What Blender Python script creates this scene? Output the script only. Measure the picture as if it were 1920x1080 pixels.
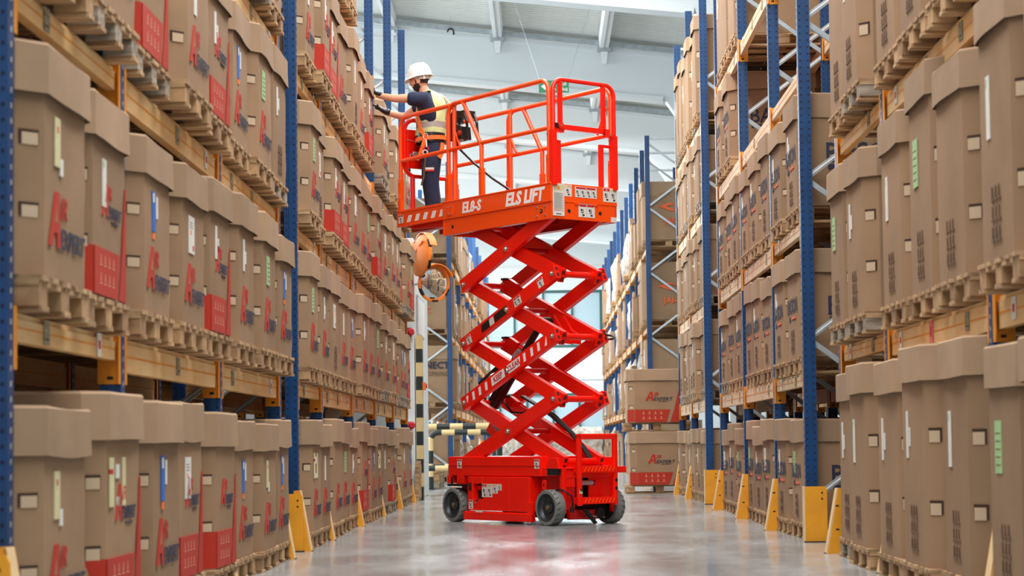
import bpy, bmesh, math, random
from math import sin, cos, pi, radians
from mathutils import Vector, Matrix, Euler
random.seed(7)
SC = bpy.context.scene
COL = SC.collection
for o in list(bpy.data.objects):
    bpy.data.objects.remove(o)

# ------------------------------------------------------------------ camera
cd = bpy.data.cameras.new('camera')
cam = bpy.data.objects.new('camera', cd)
COL.objects.link(cam)
cd.sensor_width = 36.0
cd.lens = 67.5
cam.location = (0, 0, 0.87)
YAW, PITCH, ROLL = radians(0.911), radians(2.74), radians(-0.65)
cam.rotation_mode = 'QUATERNION'
cam.rotation_quaternion = (Matrix.Rotation(YAW, 3, 'Z') @ Matrix.Rotation(pi/2 + PITCH, 3, 'X')
                           @ Matrix.Rotation(ROLL, 3, 'Z')).to_quaternion()
cd.shift_x = 0.0
cd.shift_y = 0.0622
cd.clip_end = 300
cd.dof.use_dof = True
cd.dof.focus_distance = 20.8
cd.dof.aperture_fstop = 3.6
SC.camera = cam

# ------------------------------------------------------------------ world and lamps
w = bpy.data.worlds.new('world')
SC.world = w
w.use_nodes = True
bg = w.node_tree.nodes['Background']
bg.inputs[0].default_value = (0.90, 0.96, 1.0, 1)
bg.inputs[1].default_value = 0.55

def area(name, loc, rot, sx, sy, power, col=(1, 1, 1)):
    l = bpy.data.lights.new(name, 'AREA')
    l.shape = 'RECTANGLE'; l.size = sx; l.size_y = sy; l.energy = power; l.color = col
    o = bpy.data.objects.new(name, l); o.location = loc; o.rotation_euler = rot
    COL.objects.link(o)
    return o
area('skylight_strip', (0.2, 20, 9.6), (0, 0, 0), 3.0, 24, 2300, (1, 0.98, 0.95))
area('skylight_strip', (0.2, 4, 8.4), (0, 0, 0), 4.0, 12, 800, (1, 0.98, 0.95))
for yy in (48, 56, 64, 72):  # area lamps added to brighten the far end; the roof has no openings
    area('skylight_strip', (-1.0, yy, 9.2), (0, 0, 0), 6.0, 3.0, 1150, (0.95, 0.98, 1.0))
area('skylight_strip', (-10.0, 50, 9.8), (0, 0, 0), 8.0, 40.0, 3000, (0.95, 0.98, 1.0))  # added under the roof too, wide fill over the far left side
# added fill lamp by the solid left wall, brightening girders and ceiling
area('window_daylight', (-23.6, 54, 6.5), (0, radians(-90), 0), 5.0, 48.0, 11000, (0.92, 0.97, 1.0))
area('window_daylight', (-2.0, 31.0, 8.6), (radians(97), 0, 0), 9.0, 1.2, 220, (0.92, 0.97, 1.0))  # second added lamp, aimed along the aisle to light the far roof

SC.view_settings.view_transform = 'Standard'
SC.view_settings.look = 'None'
SC.view_settings.exposure = 0.0
SC.view_settings.gamma = 1.0
SC.view_settings.use_curve_mapping = False

# ------------------------------------------------------------------ materials
def lin(c):
    return tuple(((x/255)/12.92 if x/255 <= 0.04045 else ((x/255+0.055)/1.055)**2.4) for x in c) + (1,)

def mat(name, rgb, rough=0.6, metal=0.0, var=0.0, nscale=6.0, bump=0.0, bscale=40.0, objvar=0.0,
        rgb2=None, stretch=None, coat=0.0, spec=0.5, lo=0.35, hi=0.65, detail=4.0):
    m = bpy.data.materials.new(name); m.use_nodes = True
    nt = m.node_tree; N = nt.nodes; L = nt.links
    b = N['Principled BSDF']
    b.inputs['Base Color'].default_value = lin(rgb)
    b.inputs['Roughness'].default_value = rough
    b.inputs['Metallic'].default_value = metal
    b.inputs['Specular IOR Level'].default_value = spec
    if coat: b.inputs['Coat Weight'].default_value = coat; b.inputs['Coat Roughness'].default_value = 0.12
    tc = N.new('ShaderNodeTexCoord'); mp = N.new('ShaderNodeMapping')
    L.new(tc.outputs['Object'], mp.inputs[0])
    if stretch: mp.inputs['Scale'].default_value = stretch
    oi = N.new('ShaderNodeObjectInfo')
    if objvar or rgb2:
        cmb = N.new('ShaderNodeCombineXYZ')
        mul = N.new('ShaderNodeMath'); mul.operation = 'MULTIPLY'; mul.inputs[1].default_value = 37.0
        L.new(oi.outputs['Random'], mul.inputs[0])
        for k in range(3): L.new(mul.outputs[0], cmb.inputs[k])
        L.new(cmb.outputs[0], mp.inputs['Location'])
    col = None
    if rgb2 or var:
        nz = N.new('ShaderNodeTexNoise'); nz.inputs['Scale'].default_value = nscale
        nz.inputs['Detail'].default_value = detail
        L.new(mp.outputs[0], nz.inputs['Vector'])
        rp = N.new('ShaderNodeValToRGB')
        rp.color_ramp.elements[0].position = lo; rp.color_ramp.elements[1].position = hi
        c1 = lin(rgb)
        c2 = lin(rgb2) if rgb2 else tuple(min(1, c*(1-var)) for c in c1[:3]) + (1,)
        rp.color_ramp.elements[0].color = c2 if not rgb2 else c1
        rp.color_ramp.elements[1].color = c1 if not rgb2 else c2
        L.new(nz.outputs['Fac'], rp.inputs[0])
        col = rp.outputs[0]
    if objvar:
        hs = N.new('ShaderNodeHueSaturation')
        mr = N.new('ShaderNodeMapRange')
        mr.inputs['To Min'].default_value = 1-objvar; mr.inputs['To Max'].default_value = 1+objvar
        L.new(oi.outputs['Random'], mr.inputs[0]); L.new(mr.outputs[0], hs.inputs['Value'])
        if col: L.new(col, hs.inputs['Color'])
        else: hs.inputs['Color'].default_value = lin(rgb)
        col = hs.outputs[0]
    if col: L.new(col, b.inputs['Base Color'])
    if bump:
        n2 = N.new('ShaderNodeTexNoise'); n2.inputs['Scale'].default_value = bscale
        L.new(mp.outputs[0], n2.inputs['Vector'])
        bp = N.new('ShaderNodeBump'); bp.inputs['Strength'].default_value = bump; bp.inputs['Distance'].default_value = 0.01
        L.new(n2.outputs['Fac'], bp.inputs['Height']); L.new(bp.outputs[0], b.inputs['Normal'])
    return m

M = {}
M['card'] = mat('cardboard', (156, 126, 98), 0.85, var=0.13, nscale=2.2, objvar=0.10, bump=0.25, bscale=9, spec=0.2)
M['lid'] = mat('cardboard_lid', (166, 138, 111), 0.85, var=0.12, nscale=2.5, objvar=0.10, bump=0.3, bscale=7, spec=0.2)
M['hole'] = mat('slot_shadow', (62, 40, 26), 0.9)
M['flap'] = mat('slot_liner', (192, 168, 140), 0.8)
M['wood'] = mat('pallet_wood', (196, 162, 120), 0.8, rgb2=(138, 104, 72), nscale=3.0, stretch=(1, 9, 9), objvar=0.16, bump=0.3, bscale=12)
M['wood2'] = mat('pallet_block_wood', (186, 150, 108), 0.85, rgb2=(134, 100, 68), nscale=6.0, objvar=0.2, bump=0.3, bscale=20)
M['greywood'] = mat('weathered_wood', (172, 160, 142), 0.85, rgb2=(120, 104, 86), nscale=4.0, stretch=(1, 9, 9), objvar=0.12)
M['blue'] = mat('blue_paint', (6, 66, 120), 0.42, var=0.25, nscale=5, objvar=0.12)
M['beam'] = mat('faded_orange_beam', (236, 204, 152), 0.6, rgb2=(222, 168, 100), nscale=2.2, stretch=(1, 1, 3), objvar=0.05, lo=0.3, hi=0.75)
M['beampale'] = mat('pale_dusty_beam', (218, 196, 166), 0.65, rgb2=(214, 164, 104), nscale=2.0, stretch=(1, 1, 3), objvar=0.05, lo=0.35, hi=0.8)
M['conn'] = mat('orange_connector', (238, 152, 26), 0.5, var=0.2, nscale=9)
M['galv'] = mat('galvanised_steel', (182, 192, 198), 0.42, 0.35, var=0.2, nscale=8)
M['yellow'] = mat('guard_yellow', (240, 162, 30), 0.5, var=0.14, nscale=5)
M['paleedge'] = mat('guard_pale_edge', (232, 200, 150), 0.6, var=0.1)
M['dark'] = mat('dark_recess', (14, 16, 20), 0.7)
M['holeblue'] = mat('hole_dark_blue', (8, 16, 40), 0.8)
M['black'] = mat('black_plastic', (20, 20, 23), 0.35)
M['rubberhose'] = mat('hose_black', (14, 14, 16), 0.3)
M['tyre'] = mat('grey_tyre', (122, 124, 121), 0.75, var=0.2, nscale=12, bump=0.3, bscale=40)
M['rim'] = mat('wheel_rim_dark', (52, 58, 62), 0.38, 0.2)
M['hub'] = mat('hub_brass', (128, 108, 84), 0.45, 0.6)
M['red'] = mat('red_paint', (255, 24, 4), 0.36, coat=0.12, spec=0.35, var=0.08, nscale=3)
M['redrail'] = mat('orange_red_rail_paint', (255, 80, 6), 0.34, coat=0.15, spec=0.4)
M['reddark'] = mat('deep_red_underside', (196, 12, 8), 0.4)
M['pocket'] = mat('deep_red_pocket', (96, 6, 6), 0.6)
M['chrome'] = mat('bolt_steel', (200, 196, 190), 0.25, 0.9)
M['white'] = mat('white_print', (242, 242, 242), 0.55)
M['offwhite'] = mat('paper_label', (224, 222, 214), 0.7, var=0.08, nscale=20)
M['yellowlab'] = mat('yellow_label', (214, 206, 160), 0.7, var=0.1, nscale=20)
M['greenlab'] = mat('green_label', (160, 196, 140), 0.7, var=0.1, nscale=20)
M['bluelab'] = mat('blue_label', (38, 104, 188), 0.6)
M['redlab'] = mat('red_header', (196, 24, 40), 0.6)
M['greylab'] = mat('grey_location_label', (176, 170, 142), 0.7, rgb2=(110, 104, 84), nscale=60)
M['pinklab'] = mat('pink_label', (226, 120, 120), 0.7)
M['orlab'] = mat('orange_mark', (232, 120, 50), 0.7)
M['inkred'] = mat('red_ink', (178, 40, 16), 0.75, var=0.08)
M['inknavy'] = mat('navy_ink', (42, 44, 66), 0.8)
M['inkbrown'] = mat('brown_ink', (104, 78, 58), 0.8)
M['inkorange'] = mat('orange_ink', (226, 96, 50), 0.75)
M['inkpale'] = mat('pale_print_mark', (206, 150, 118), 0.75)
M['wall'] = mat('white_wall', (226, 233, 234), 0.8, var=0.04, nscale=0.6)
M['roof'] = mat('roof_sheet', (216, 220, 216), 0.7)
M['girder'] = mat('girder_white', (226, 233, 236), 0.75, var=0.03, nscale=0.5)
M['purlin'] = mat('purlin_white', (244, 248, 250), 0.5)
M['gframe'] = mat('green_window_frame', (30, 84, 78), 0.5)
M['pane'] = mat('window_pane', (176, 200, 210), 0.15, spec=0.6)
M['wrap'] = mat('shrink_wrap', (206, 204, 198), 0.35, rgb2=(150, 134, 116), nscale=7, objvar=0.12, bump=0.6, bscale=12)
M['cream'] = mat('barrier_cream', (224, 196, 140), 0.5, var=0.08)
M['dgreen'] = mat('barrier_black', (30, 40, 38), 0.5)
M['orange'] = mat('mirror_orange', (240, 128, 40), 0.45)
M['mirror'] = mat('mirror_glass', (232, 236, 238), 0.06, 1.0)
M['green'] = mat('exit_green', (14, 132, 84), 0.5)
M['navy'] = mat('navy_cloth', (32, 40, 68), 0.85, var=0.25, nscale=9, bump=0.5, bscale=14)
M['vest'] = mat('vest_yellow', (214, 226, 160), 0.7, var=0.15, nscale=7, bump=0.5, bscale=12)
M['vestgrey'] = mat('vest_grey_band', (168, 164, 156), 0.5, var=0.1)
M['skin'] = mat('skin', (216, 156, 124), 0.55, var=0.08, nscale=8)
M['hair'] = mat('dark_hair', (52, 38, 32), 0.8)
M['helmet'] = mat('white_helmet', (246, 244, 240), 0.25)
M['strap'] = mat('orange_webbing', (250, 116, 40), 0.65)
M['amber'] = mat('amber_beacon', (240, 120, 20), 0.3)
M['nocard'] = mat('plain_tan_print', (196, 164, 132), 0.85)

# concrete
m = mat('polished_concrete', (150, 152, 150), 0.16, spec=0.55)
nt = m.node_tree; N = nt.nodes; L = nt.links; b = N['Principled BSDF']
tc = [n for n in N if n.type == 'TEX_COORD'][0]
def _ns(sc, det, stretch=(1, 1, 1)):
    mp = N.new('ShaderNodeMapping'); mp.inputs['Scale'].default_value = stretch
    n = N.new('ShaderNodeTexNoise'); n.inputs['Scale'].default_value = sc; n.inputs['Detail'].default_value = det
    L.new(tc.outputs['Object'], mp.inputs[0]); L.new(mp.outputs[0], n.inputs['Vector']); return n
n1 = _ns(1.6, 8, (1, 0.35, 1)); n2 = _ns(9, 8, (1, 0.35, 1)); n3 = _ns(0.6, 2)
r1 = N.new('ShaderNodeValToRGB')
r1.color_ramp.elements[0].position = 0.3; r1.color_ramp.elements[1].position = 0.72
r1.color_ramp.elements[0].color = lin((122, 126, 127)); r1.color_ramp.elements[1].color = lin((164, 168, 168))
mx = N.new('ShaderNodeMath'); mx.operation = 'MULTIPLY_ADD'; mx.inputs[1].default_value = 0.45
L.new(n2.outputs['Fac'], mx.inputs[0])
ml = N.new('ShaderNodeMath'); ml.operation = 'MULTIPLY'; ml.inputs[1].default_value = 0.55
L.new(n1.outputs['Fac'], ml.inputs[0]); L.new(ml.outputs[0], mx.inputs[2])
L.new(mx.outputs[0], r1.inputs[0]); L.new(r1.outputs[0], b.inputs['Base Color'])
mr = N.new('ShaderNodeMapRange'); mr.inputs['From Min'].default_value = 0.35; mr.inputs['From Max'].default_value = 0.65
mr.inputs['To Min'].default_value = 0.13; mr.inputs['To Max'].default_value = 0.22
L.new(n1.outputs['Fac'], mr.inputs[0]); L.new(mr.outputs[0], b.inputs['Roughness'])
bp = N.new('ShaderNodeBump'); bp.inputs['Strength'].default_value = 0.012; bp.inputs['Distance'].default_value = 0.02
L.new(n3.outputs['Fac'], bp.inputs['Height']); L.new(bp.outputs[0], b.inputs['Normal'])
M['floor'] = m

# ------------------------------------------------------------------ mesh helpers
class MB:
    def __init__(s): s.v = []; s.f = []; s.m = []; s.mats = []
    def mi(s, m):
        if m not in s.mats: s.mats.append(m)
        return s.mats.index(m)
    def add(s, vs, fs, m):
        o = len(s.v); k = s.mi(m)
        s.v += [tuple(v) for v in vs]
        for f in fs: s.f.append(tuple(i+o for i in f)); s.m.append(k)
    def box(s, a, b, m):
        x0, y0, z0 = a; x1, y1, z1 = b
        vs = [(x0,y0,z0),(x1,y0,z0),(x1,y1,z0),(x0,y1,z0),(x0,y0,z1),(x1,y0,z1),(x1,y1,z1),(x0,y1,z1)]
        s.add(vs, [(0,3,2,1),(4,5,6,7),(0,1,5,4),(1,2,6,5),(2,3,7,6),(3,0,4,7)], m)
    def bar(s, p, q, wdt, hgt, m, up=(0, 0, 1)):
        """rectangular bar from p to q; hgt measured along up, wdt across"""
        p = Vector(p); q = Vector(q); d = (q-p).normalized(); up = Vector(up)
        a = d.cross(up)
        if a.length < 1e-4: a = d.cross(Vector((0, 1, 0)))
        a.normalize(); u = a.cross(d).normalized()
        a = a*wdt/2; u = u*hgt/2
        vs = [p-a-u, p+a-u, p+a+u, p-a+u, q-a-u, q+a-u, q+a+u, q-a+u]
        s.add(vs, [(0,1,2,3),(7,6,5,4),(0,4,5,1),(1,5,6,2),(2,6,7,3),(3,7,4,0)], m)
    def prism(s, pts, axis, lo, hi, m):
        """2D polygon extruded along axis (0,1,2)"""
        n = len(pts)
        def mk(p, t):
            l = [p[0], p[1]]; l.insert(axis, t); return tuple(l)
        vs = [mk(p, lo) for p in pts] + [mk(p, hi) for p in pts]
        fs = [tuple(range(n)), tuple(range(2*n-1, n-1, -1))] + [(i, i+n, (i+1) % n+n, (i+1) % n) for i in range(n)]
        s.add(vs, fs, m)
    def tube(s, pts, r, m, n=10, closed=False, r2=None, caps=True):
        pts = [Vector(p) for p in pts]; k = len(pts); vs = []
        prev = None
        for i, p in enumerate(pts):
            if closed: d = (pts[(i+1) % k]-pts[i-1])
            else: d = (pts[min(i+1, k-1)]-pts[max(i-1, 0)])
            d.normalize()
            if prev is None:
                a = d.cross(Vector((0, 0, 1)))
                if a.length < 1e-3: a = d.cross(Vector((0, 1, 0)))
            else:
                a = prev - d*prev.dot(d)
            a.normalize(); prev = a; u = d.cross(a)
            rr = r if r2 is None else r + (r2-r)*i/(k-1)
            for j in range(n):
                t = 2*pi*j/n
                vs.append(p + a*cos(t)*rr + u*sin(t)*rr)
        fs = []
        seg = k if closed else k-1
        for i in range(seg):
            i2 = (i+1) % k
            for j in range(n):
                fs.append((i*n+j, i*n+(j+1) % n, i2*n+(j+1) % n, i2*n+j))
        if not closed and caps:
            fs.append(tuple(range(n-1, -1, -1))); fs.append(tuple((k-1)*n+j for j in range(n)))
        s.add(vs, fs, m)
    def lathe(s, prof, origin, axis, m, n=24, cap=True):
        """prof = [(r, t)] along axis vector"""
        ax = Vector(axis).normalized(); o = Vector(origin)
        a = ax.cross(Vector((0, 0, 1)))
        if a.length < 1e-3: a = Vector((1, 0, 0))
        a.normalize(); u = ax.cross(a)
        vs = []
        for r, t in prof:
            for j in range(n):
                th = 2*pi*j/n
                vs.append(o + ax*t + a*cos(th)*r + u*sin(th)*r)
        fs = []
        for i in range(len(prof)-1):
            for j in range(n):
                fs.append((i*n+j, i*n+(j+1) % n, (i+1)*n+(j+1) % n, (i+1)*n+j))
        if cap:
            fs.append(tuple(range(n-1, -1, -1))); fs.append(tuple((len(prof)-1)*n+j for j in range(n)))
        s.add(vs, fs, m)
    def quad(s, a, b, c, d, m): s.add([a, b, c, d], [(0, 1, 2, 3)], m)
    def mesh(s, name, smooth=False):
        me = bpy.data.meshes.new(name); me.from_pydata(s.v, [], s.f)
        for m in s.mats: me.materials.append(M[m])
        me.polygons.foreach_set('material_index', s.m)
        if smooth:
            me.shade_smooth(); me.set_sharp_from_angle(angle=radians(35))
        me.update()
        return me
    def build(s, name, parent=None, smooth=False, bevel=0.0, loc=None):
        me = s.mesh(name, smooth)
        bm = bmesh.new(); bm.from_mesh(me); bmesh.ops.recalc_face_normals(bm, faces=bm.faces[:])
        bm.to_mesh(me); bm.free()
        o = link(name, me, parent)
        if loc: o.location = loc
        if bevel:
            md = o.modifiers.new('bevel', 'BEVEL'); md.width = bevel; md.segments = 2; md.limit_method = 'ANGLE'
        return o

def link(name, me, parent=None):
    o = bpy.data.objects.new(name, me); COL.objects.link(o)
    if parent is not None: o.parent = parent
    return o
def thing(name, label, cat, loc=(0, 0, 0), rz=0, group=None):
    o = bpy.data.objects.new(name, None); o.empty_display_size = 0.1; COL.objects.link(o)
    o.location = loc; o.rotation_euler = (0, 0, rz)
    return tag(o, label, cat, group)
def tag(o, label, cat, group=None):
    o['label'] = label; o['category'] = cat
    if group: o['group'] = group
    return o
def struct(o): o['kind'] = 'structure'; return o
def stuff(o): o['kind'] = 'stuff'; return o
def finish(me):
    bm = bmesh.new(); bm.from_mesh(me); bmesh.ops.recalc_face_normals(bm, faces=bm.faces[:])
    bm.to_mesh(me); bm.free(); return me

_txt = {}
def text_mesh(s, m, size=1.0, shear=0.0, fat=0.0, xs=1.0, depth=0.002, align='CENTER', spacing=1.0):
    """flat raised lettering as a mesh in the local XY plane, height about size"""
    key = (s, m, size, shear, fat, xs, depth, align)
    if key in _txt: return _txt[key]
    cu = bpy.data.curves.new('lettering', 'FONT'); cu.body = s; cu.size = size/0.7; cu.shear = shear
    cu.offset = fat*size; cu.extrude = depth/2; cu.align_x = align; cu.resolution_u = 2; cu.space_character = spacing
    o = bpy.data.objects.new('lettering', cu); COL.objects.link(o)
    dg = bpy.context.evaluated_depsgraph_get()
    me = bpy.data.meshes.new_from_object(o.evaluated_get(dg))
    bpy.data.objects.remove(o); bpy.data.curves.remove(cu)
    for v in me.vertices: v.co.x *= xs
    me.materials.clear(); me.materials.append(M[m]); me.name = 'lettering'
    _txt[key] = me
    return me
def orient(o, loc, right, up):
    r = Vector(right).normalized(); u = Vector(up).normalized(); n = r.cross(u)
    mt = Matrix((r, u, n)).transposed().to_4x4(); mt.translation = Vector(loc)
    o.matrix_local = mt
    return o
def merge_into(mb, me, loc, right, up, m):
    r = Vector(right).normalized(); u = Vector(up).normalized(); n = r.cross(u)
    mt = Matrix((r, u, n)).transposed().to_4x4(); mt.translation = Vector(loc)
    mb.add([mt @ v.co for v in me.vertices], [tuple(p.vertices) for p in me.polygons], m)
# ================================================================== building shell
def roof_h(x): return 10.35 - 0.117*x
mb = MB(); mb.box((-24, -12, -0.2), (12, 82, 0.0), 'floor'); struct(mb.build('floor'))
# far wall with window openings (x = -2.2..2.6 upper band, lower band)
Y1 = 80.0
mb = MB()
ups = (-2.35, 4.85, 4.95, 7.15); lows = (-1.75, 2.6, 0.95, 2.85)
xs = [-24, ups[0], lows[0], lows[1], ups[1], 12]
mb.box((-24, Y1, 7.15), (12, Y1+0.3, 13.2), 'wall')
mb.box((-24, Y1, 2.85), (12, Y1+0.3, 4.95), 'wall')
mb.box((-24, Y1, 0.0), (12, Y1+0.3, 0.05), 'wall')
mb.box((-24, Y1, 4.95), (ups[0], Y1+0.3, 7.15), 'wall'); mb.box((ups[1], Y1, 4.95), (12, Y1+0.3, 7.15), 'wall')
mb.box((-24, Y1, 0.05), (lows[0], Y1+0.3, 2.85), 'wall'); mb.box((lows[1], Y1, 0.05), (12, Y1+0.3, 2.85), 'wall')
struct(mb.build('wall_far'))
mb = MB(); mb.box((-24.3, -12, 0), (-24, 80.3, 13.2), 'wall'); struct(mb.build('wall_left'))
mb = MB(); mb.box((12, -12, 0), (12.3, 80.3, 13.2), 'wall'); struct(mb.build('wall_right'))
mb = MB()
mb.box((-24, 79.93, 3.5), (12, 79.99, 3.75), 'wall'); mb.box((-24, 79.93, 8.2), (12, 79.99, 8.32), 'roof')
struct(mb.build('trim_1'))

def window(n, x0, x1, z0, z1, cols, rows):
    mb = MB(); t = 0.09
    mb.box((x0-t, Y1-0.08, z0-t), (x1+t, Y1+0.05, z0), 'gframe'); mb.box((x0-t, Y1-0.08, z1), (x1+t, Y1+0.05, z1+t), 'gframe')
    mb.box((x0-t, Y1-0.08, z0), (x0, Y1+0.05, z1), 'gframe'); mb.box((x1, Y1-0.08, z0), (x1+t, Y1+0.05, z1), 'gframe')
    wd = (x1-x0)/cols; hd = (z1-z0)/rows
    fr = struct(mb.build('window_%d' % n))
    for i in range(1, cols):
        m2 = MB(); m2.box((x0+i*wd-0.045, Y1-0.06, z0), (x0+i*wd+0.045, Y1+0.04, z1), 'gframe'); m2.build('mullion', fr)
    for j in range(1, rows):
        m2 = MB(); m2.box((x0, Y1-0.055, z0+j*hd-0.03), (x1, Y1+0.04, z0+j*hd+0.03), 'gframe'); m2.build('transom', fr)
    for i in range(cols):
        for j in range(rows):
            m2 = MB(); m2.box((x0+i*wd+0.045, Y1+0.05, z0+j*hd+0.02), (x0+(i+1)*wd-0.045, Y1+0.07, z0+(j+1)*hd-0.02), 'pane')
            m2.build('pane', fr)
window(1, ups[0], ups[1], ups[2], ups[3], 6, 1)
window(2, lows[0], lows[1], 0.05, 2.85, 4, 1)

# roof: corrugated sheet running across the aisle, from y = 34 to the far wall
mb = MB()
pitch = 0.22; y = 25.0; ribs = []
x0, x1 = -24.0, 12.0
while y < 80:
    ribs += [(y, 0.0), (y+pitch*0.45, 0.0), (y+pitch*0.55, 0.045), (y+pitch*0.95, 0.045)]
    y += pitch
vs = []
for yy, dz in ribs:
    vs.append((x0, yy, roof_h(x0)+dz)); vs.append((x1, yy, roof_h(x1)+dz))
fs = [(2*i, 2*i+1, 2*i+3, 2*i+2) for i in range(len(ribs)-1)]
mb.add(vs, fs, 'roof')
mb.add([(x0, 25, roof_h(x0)+0.1), (x1, 25, roof_h(x1)+0.1), (x1, 80.3, roof_h(x1)+0.1), (x0, 80.3, roof_h(x0)+0.1)], [(0, 1, 2, 3)], 'roof')
struct(mb.build('ceiling'))

# portal girders with haunches and columns
for k, gy in enumerate((35.0, 44.0, 52.0, 60.0, 68.0, 76.0)):
    g = thing('roof_girder', 'white tapered roof girder, %s counted from the lift' %
              ['nearest', 'second', 'third', 'fourth', 'fifth', 'furthest'][k], 'girder', (3.46, gy, 0), 0, 'white girders under the roof')
    mb = MB()
    X = lambda x: x-3.46
    prof = []
    xl, xr = -24, 11.9
    dep = lambda x: 0.85 + 0.035*max(0, 3.4-x)*0.4
    pts = [(X(xl), roof_h(xl)-0.30), (X(xr), roof_h(xr)-0.30), (X(xr), roof_h(xr)-1.7), (X(4.6), roof_h(4.6)-1.25),
           (X(3.5), roof_h(3.5)-2.1), (X(2.85), roof_h(2.85)-1.25), (X(xl), roof_h(xl)-1.55)]
    mb.prism(pts, 1, -0.16, 0.16, 'girder')
    mb.build('web', g, bevel=0.02)
    mb = MB()
    mb.bar((X(xl), 0, roof_h(xl)-1.60), (X(2.85), 0, roof_h(2.85)-1.28), 0.42, 0.12, 'girder'); mb.build('bottom_flange', g, bevel=0.015)
    mb = MB()
    mb.bar((X(xl), 0, roof_h(xl)-0.27), (X(xr), 0, roof_h(xr)-0.27), 0.36, 0.10, 'girder'); mb.build('top_flange', g)
    mb = MB()
    mb.box((-0.07, -0.07, 0), (0.07, 0.07, roof_h(3.5)-1.9), 'girder'); mb.build('column', g)
    # gutters / steel angles alongside
    mb = MB()
    for dy, dz in ((-0.30, -0.17), (0.34, -0.17)):
        mb.bar((X(xl), dy, roof_h(xl)+dz), (X(xr), dy, roof_h(xr)+dz), 0.10, 0.10, 'galv')
    mb.build('edge_rail', g)
for i, px in enumerate((-8.2, -5.8, -3.4, -0.95, 1.5, 3.95, 6.4)):
    for k in range(6):
        ya = 28.2+8*k if k else 26.0; yb = 36.0+8*k
        mb = MB(); z = roof_h(px)
        mb.prism([(-0.13, -0.02), (0.13, -0.02), (0.10, -0.26), (-0.10, -0.26)], 1, ya+0.2, yb-0.2, 'purlin')
        mb.box((-0.02, ya+0.2, -0.275), (0.02, yb-0.2, -0.255), 'galv')
        for e in (ya+0.24, yb-0.24):
            mb.box((-0.16, e-0.05, -0.34), (0.16, e+0.05, -0.20), 'galv')
            mb.prism([(-0.09, -0.25), (0.09, -0.25), (0.05, -0.62), (-0.05, -0.62)], 1, e-0.03, e+0.03, 'purlin')
        o = mb.build('roof_purlin'); o.location = (px, 0, z)
        tag(o, 'white roof purlin in the %s roof bay, %s from the left' %
            (['nearest', 'second', 'third', 'fourth', 'fifth', 'furthest'][k], ['first', 'second', 'third', 'fourth', 'fifth', 'sixth', 'seventh'][i]),
            'purlin', 'white purlins under the roof')
mb = MB()
for yy in (43.2, 51.2):
    for xx in (-1.9, 1.1):
        pass
hk = thing('ceiling_hook', 'small black hook hanging below the roof sheet beside a purlin', 'hook', (-2.0, 43.2, roof_h(-2.0)-0.36))
mb = MB(); mb.tube([(0.07*cos(t), 0, 0.08*sin(t)) for t in [pi*i/8 for i in range(9)]], 0.02, 'dark', 6); mb.tube([(0.07, 0, 0), (0.07, 0, -0.06)], 0.02, 'dark', 6)
mb.tube([(0, 0, 0.08), (0, 0, 0.36)], 0.006, 'galv', 5); mb.build('hook', hk)

# exit sign hanging on two wires
es = thing('exit_sign', 'green and white emergency exit sign hanging on two thin wires', 'sign', (0.29, 38.0, 7.97))
mb = MB(); mb.box((-0.30, -0.02, -0.12), (0.30, 0.02, 0.12), 'green'); mb.build('board', es)
mb = MB()
mb.prism([(-0.255, 0.0), (-0.16, 0.075), (-0.16, 0.03), (-0.12, 0.03), (-0.12, -0.03), (-0.16, -0.03), (-0.16, -0.075)], 1, -0.026, -0.02, 'white')
mb.build('arrow', es)
mb = MB()
mb.lathe([(0.016, 0), (0.016, 0.004)], (-0.03, -0.022, 0.07), (0, -1, 0), 'white', 12)
mb.bar((-0.03, -0.023, 0.05), (-0.01, -0.023, -0.01), 0.006, 0.022, 'white', (1, 0, 0))
mb.bar((-0.01, -0.023, -0.01), (-0.06, -0.023, -0.07), 0.006, 0.014, 'white', (1, 0, 0))
mb.bar((-0.01, -0.023, -0.01), (0.035, -0.023, -0.07), 0.006, 0.014, 'white', (1, 0, 0))
mb.bar((-0.028, -0.023, 0.04), (0.03, -0.023, 0.015), 0.006, 0.012, 'white', (1, 0, 0))
mb.build('running_figure', es)
t1 = link('lettering', text_mesh('Acil', 'white', 0.065, fat=0.02), es); orient(t1, (0.18, -0.022, 0.02), (1, 0, 0), (0, 0, 1))
t2 = link('lettering', text_mesh('\u00c7\u0131k\u0131\u015f', 'white', 0.065, fat=0.02), es); orient(t2, (0.18, -0.022, -0.085), (1, 0, 0), (0, 0, 1))
for sx, tx in ((-0.28, -1.0), (0.28, 0.95)):
    mb = MB(); mb.tube([(sx, 0, 0.12), (tx, 0, roof_h(tx+0.29)-7.97)], 0.0045, 'galv', 5); mb.build('wire', es)

# white partition block at the end of the left middle rack
mb = MB(); mb.box((-6.5, 29.9, 0), (-2.0, 33.4, 4.1), 'wall'); struct(mb.build('wall_partition', bevel=0.01))
mb = MB()
mb.box((-1.998, 30.4, 2.6), (-1.97, 31.9, 3.25), 'galv')
for k in range(12): mb.box((-1.97, 30.45+k*0.12, 2.64), (-1.955, 30.50+k*0.12, 3.21), 'white')
tag(mb.build('wall_vent'), 'pale louvred vent on the side of the white partition', 'vent')
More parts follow.
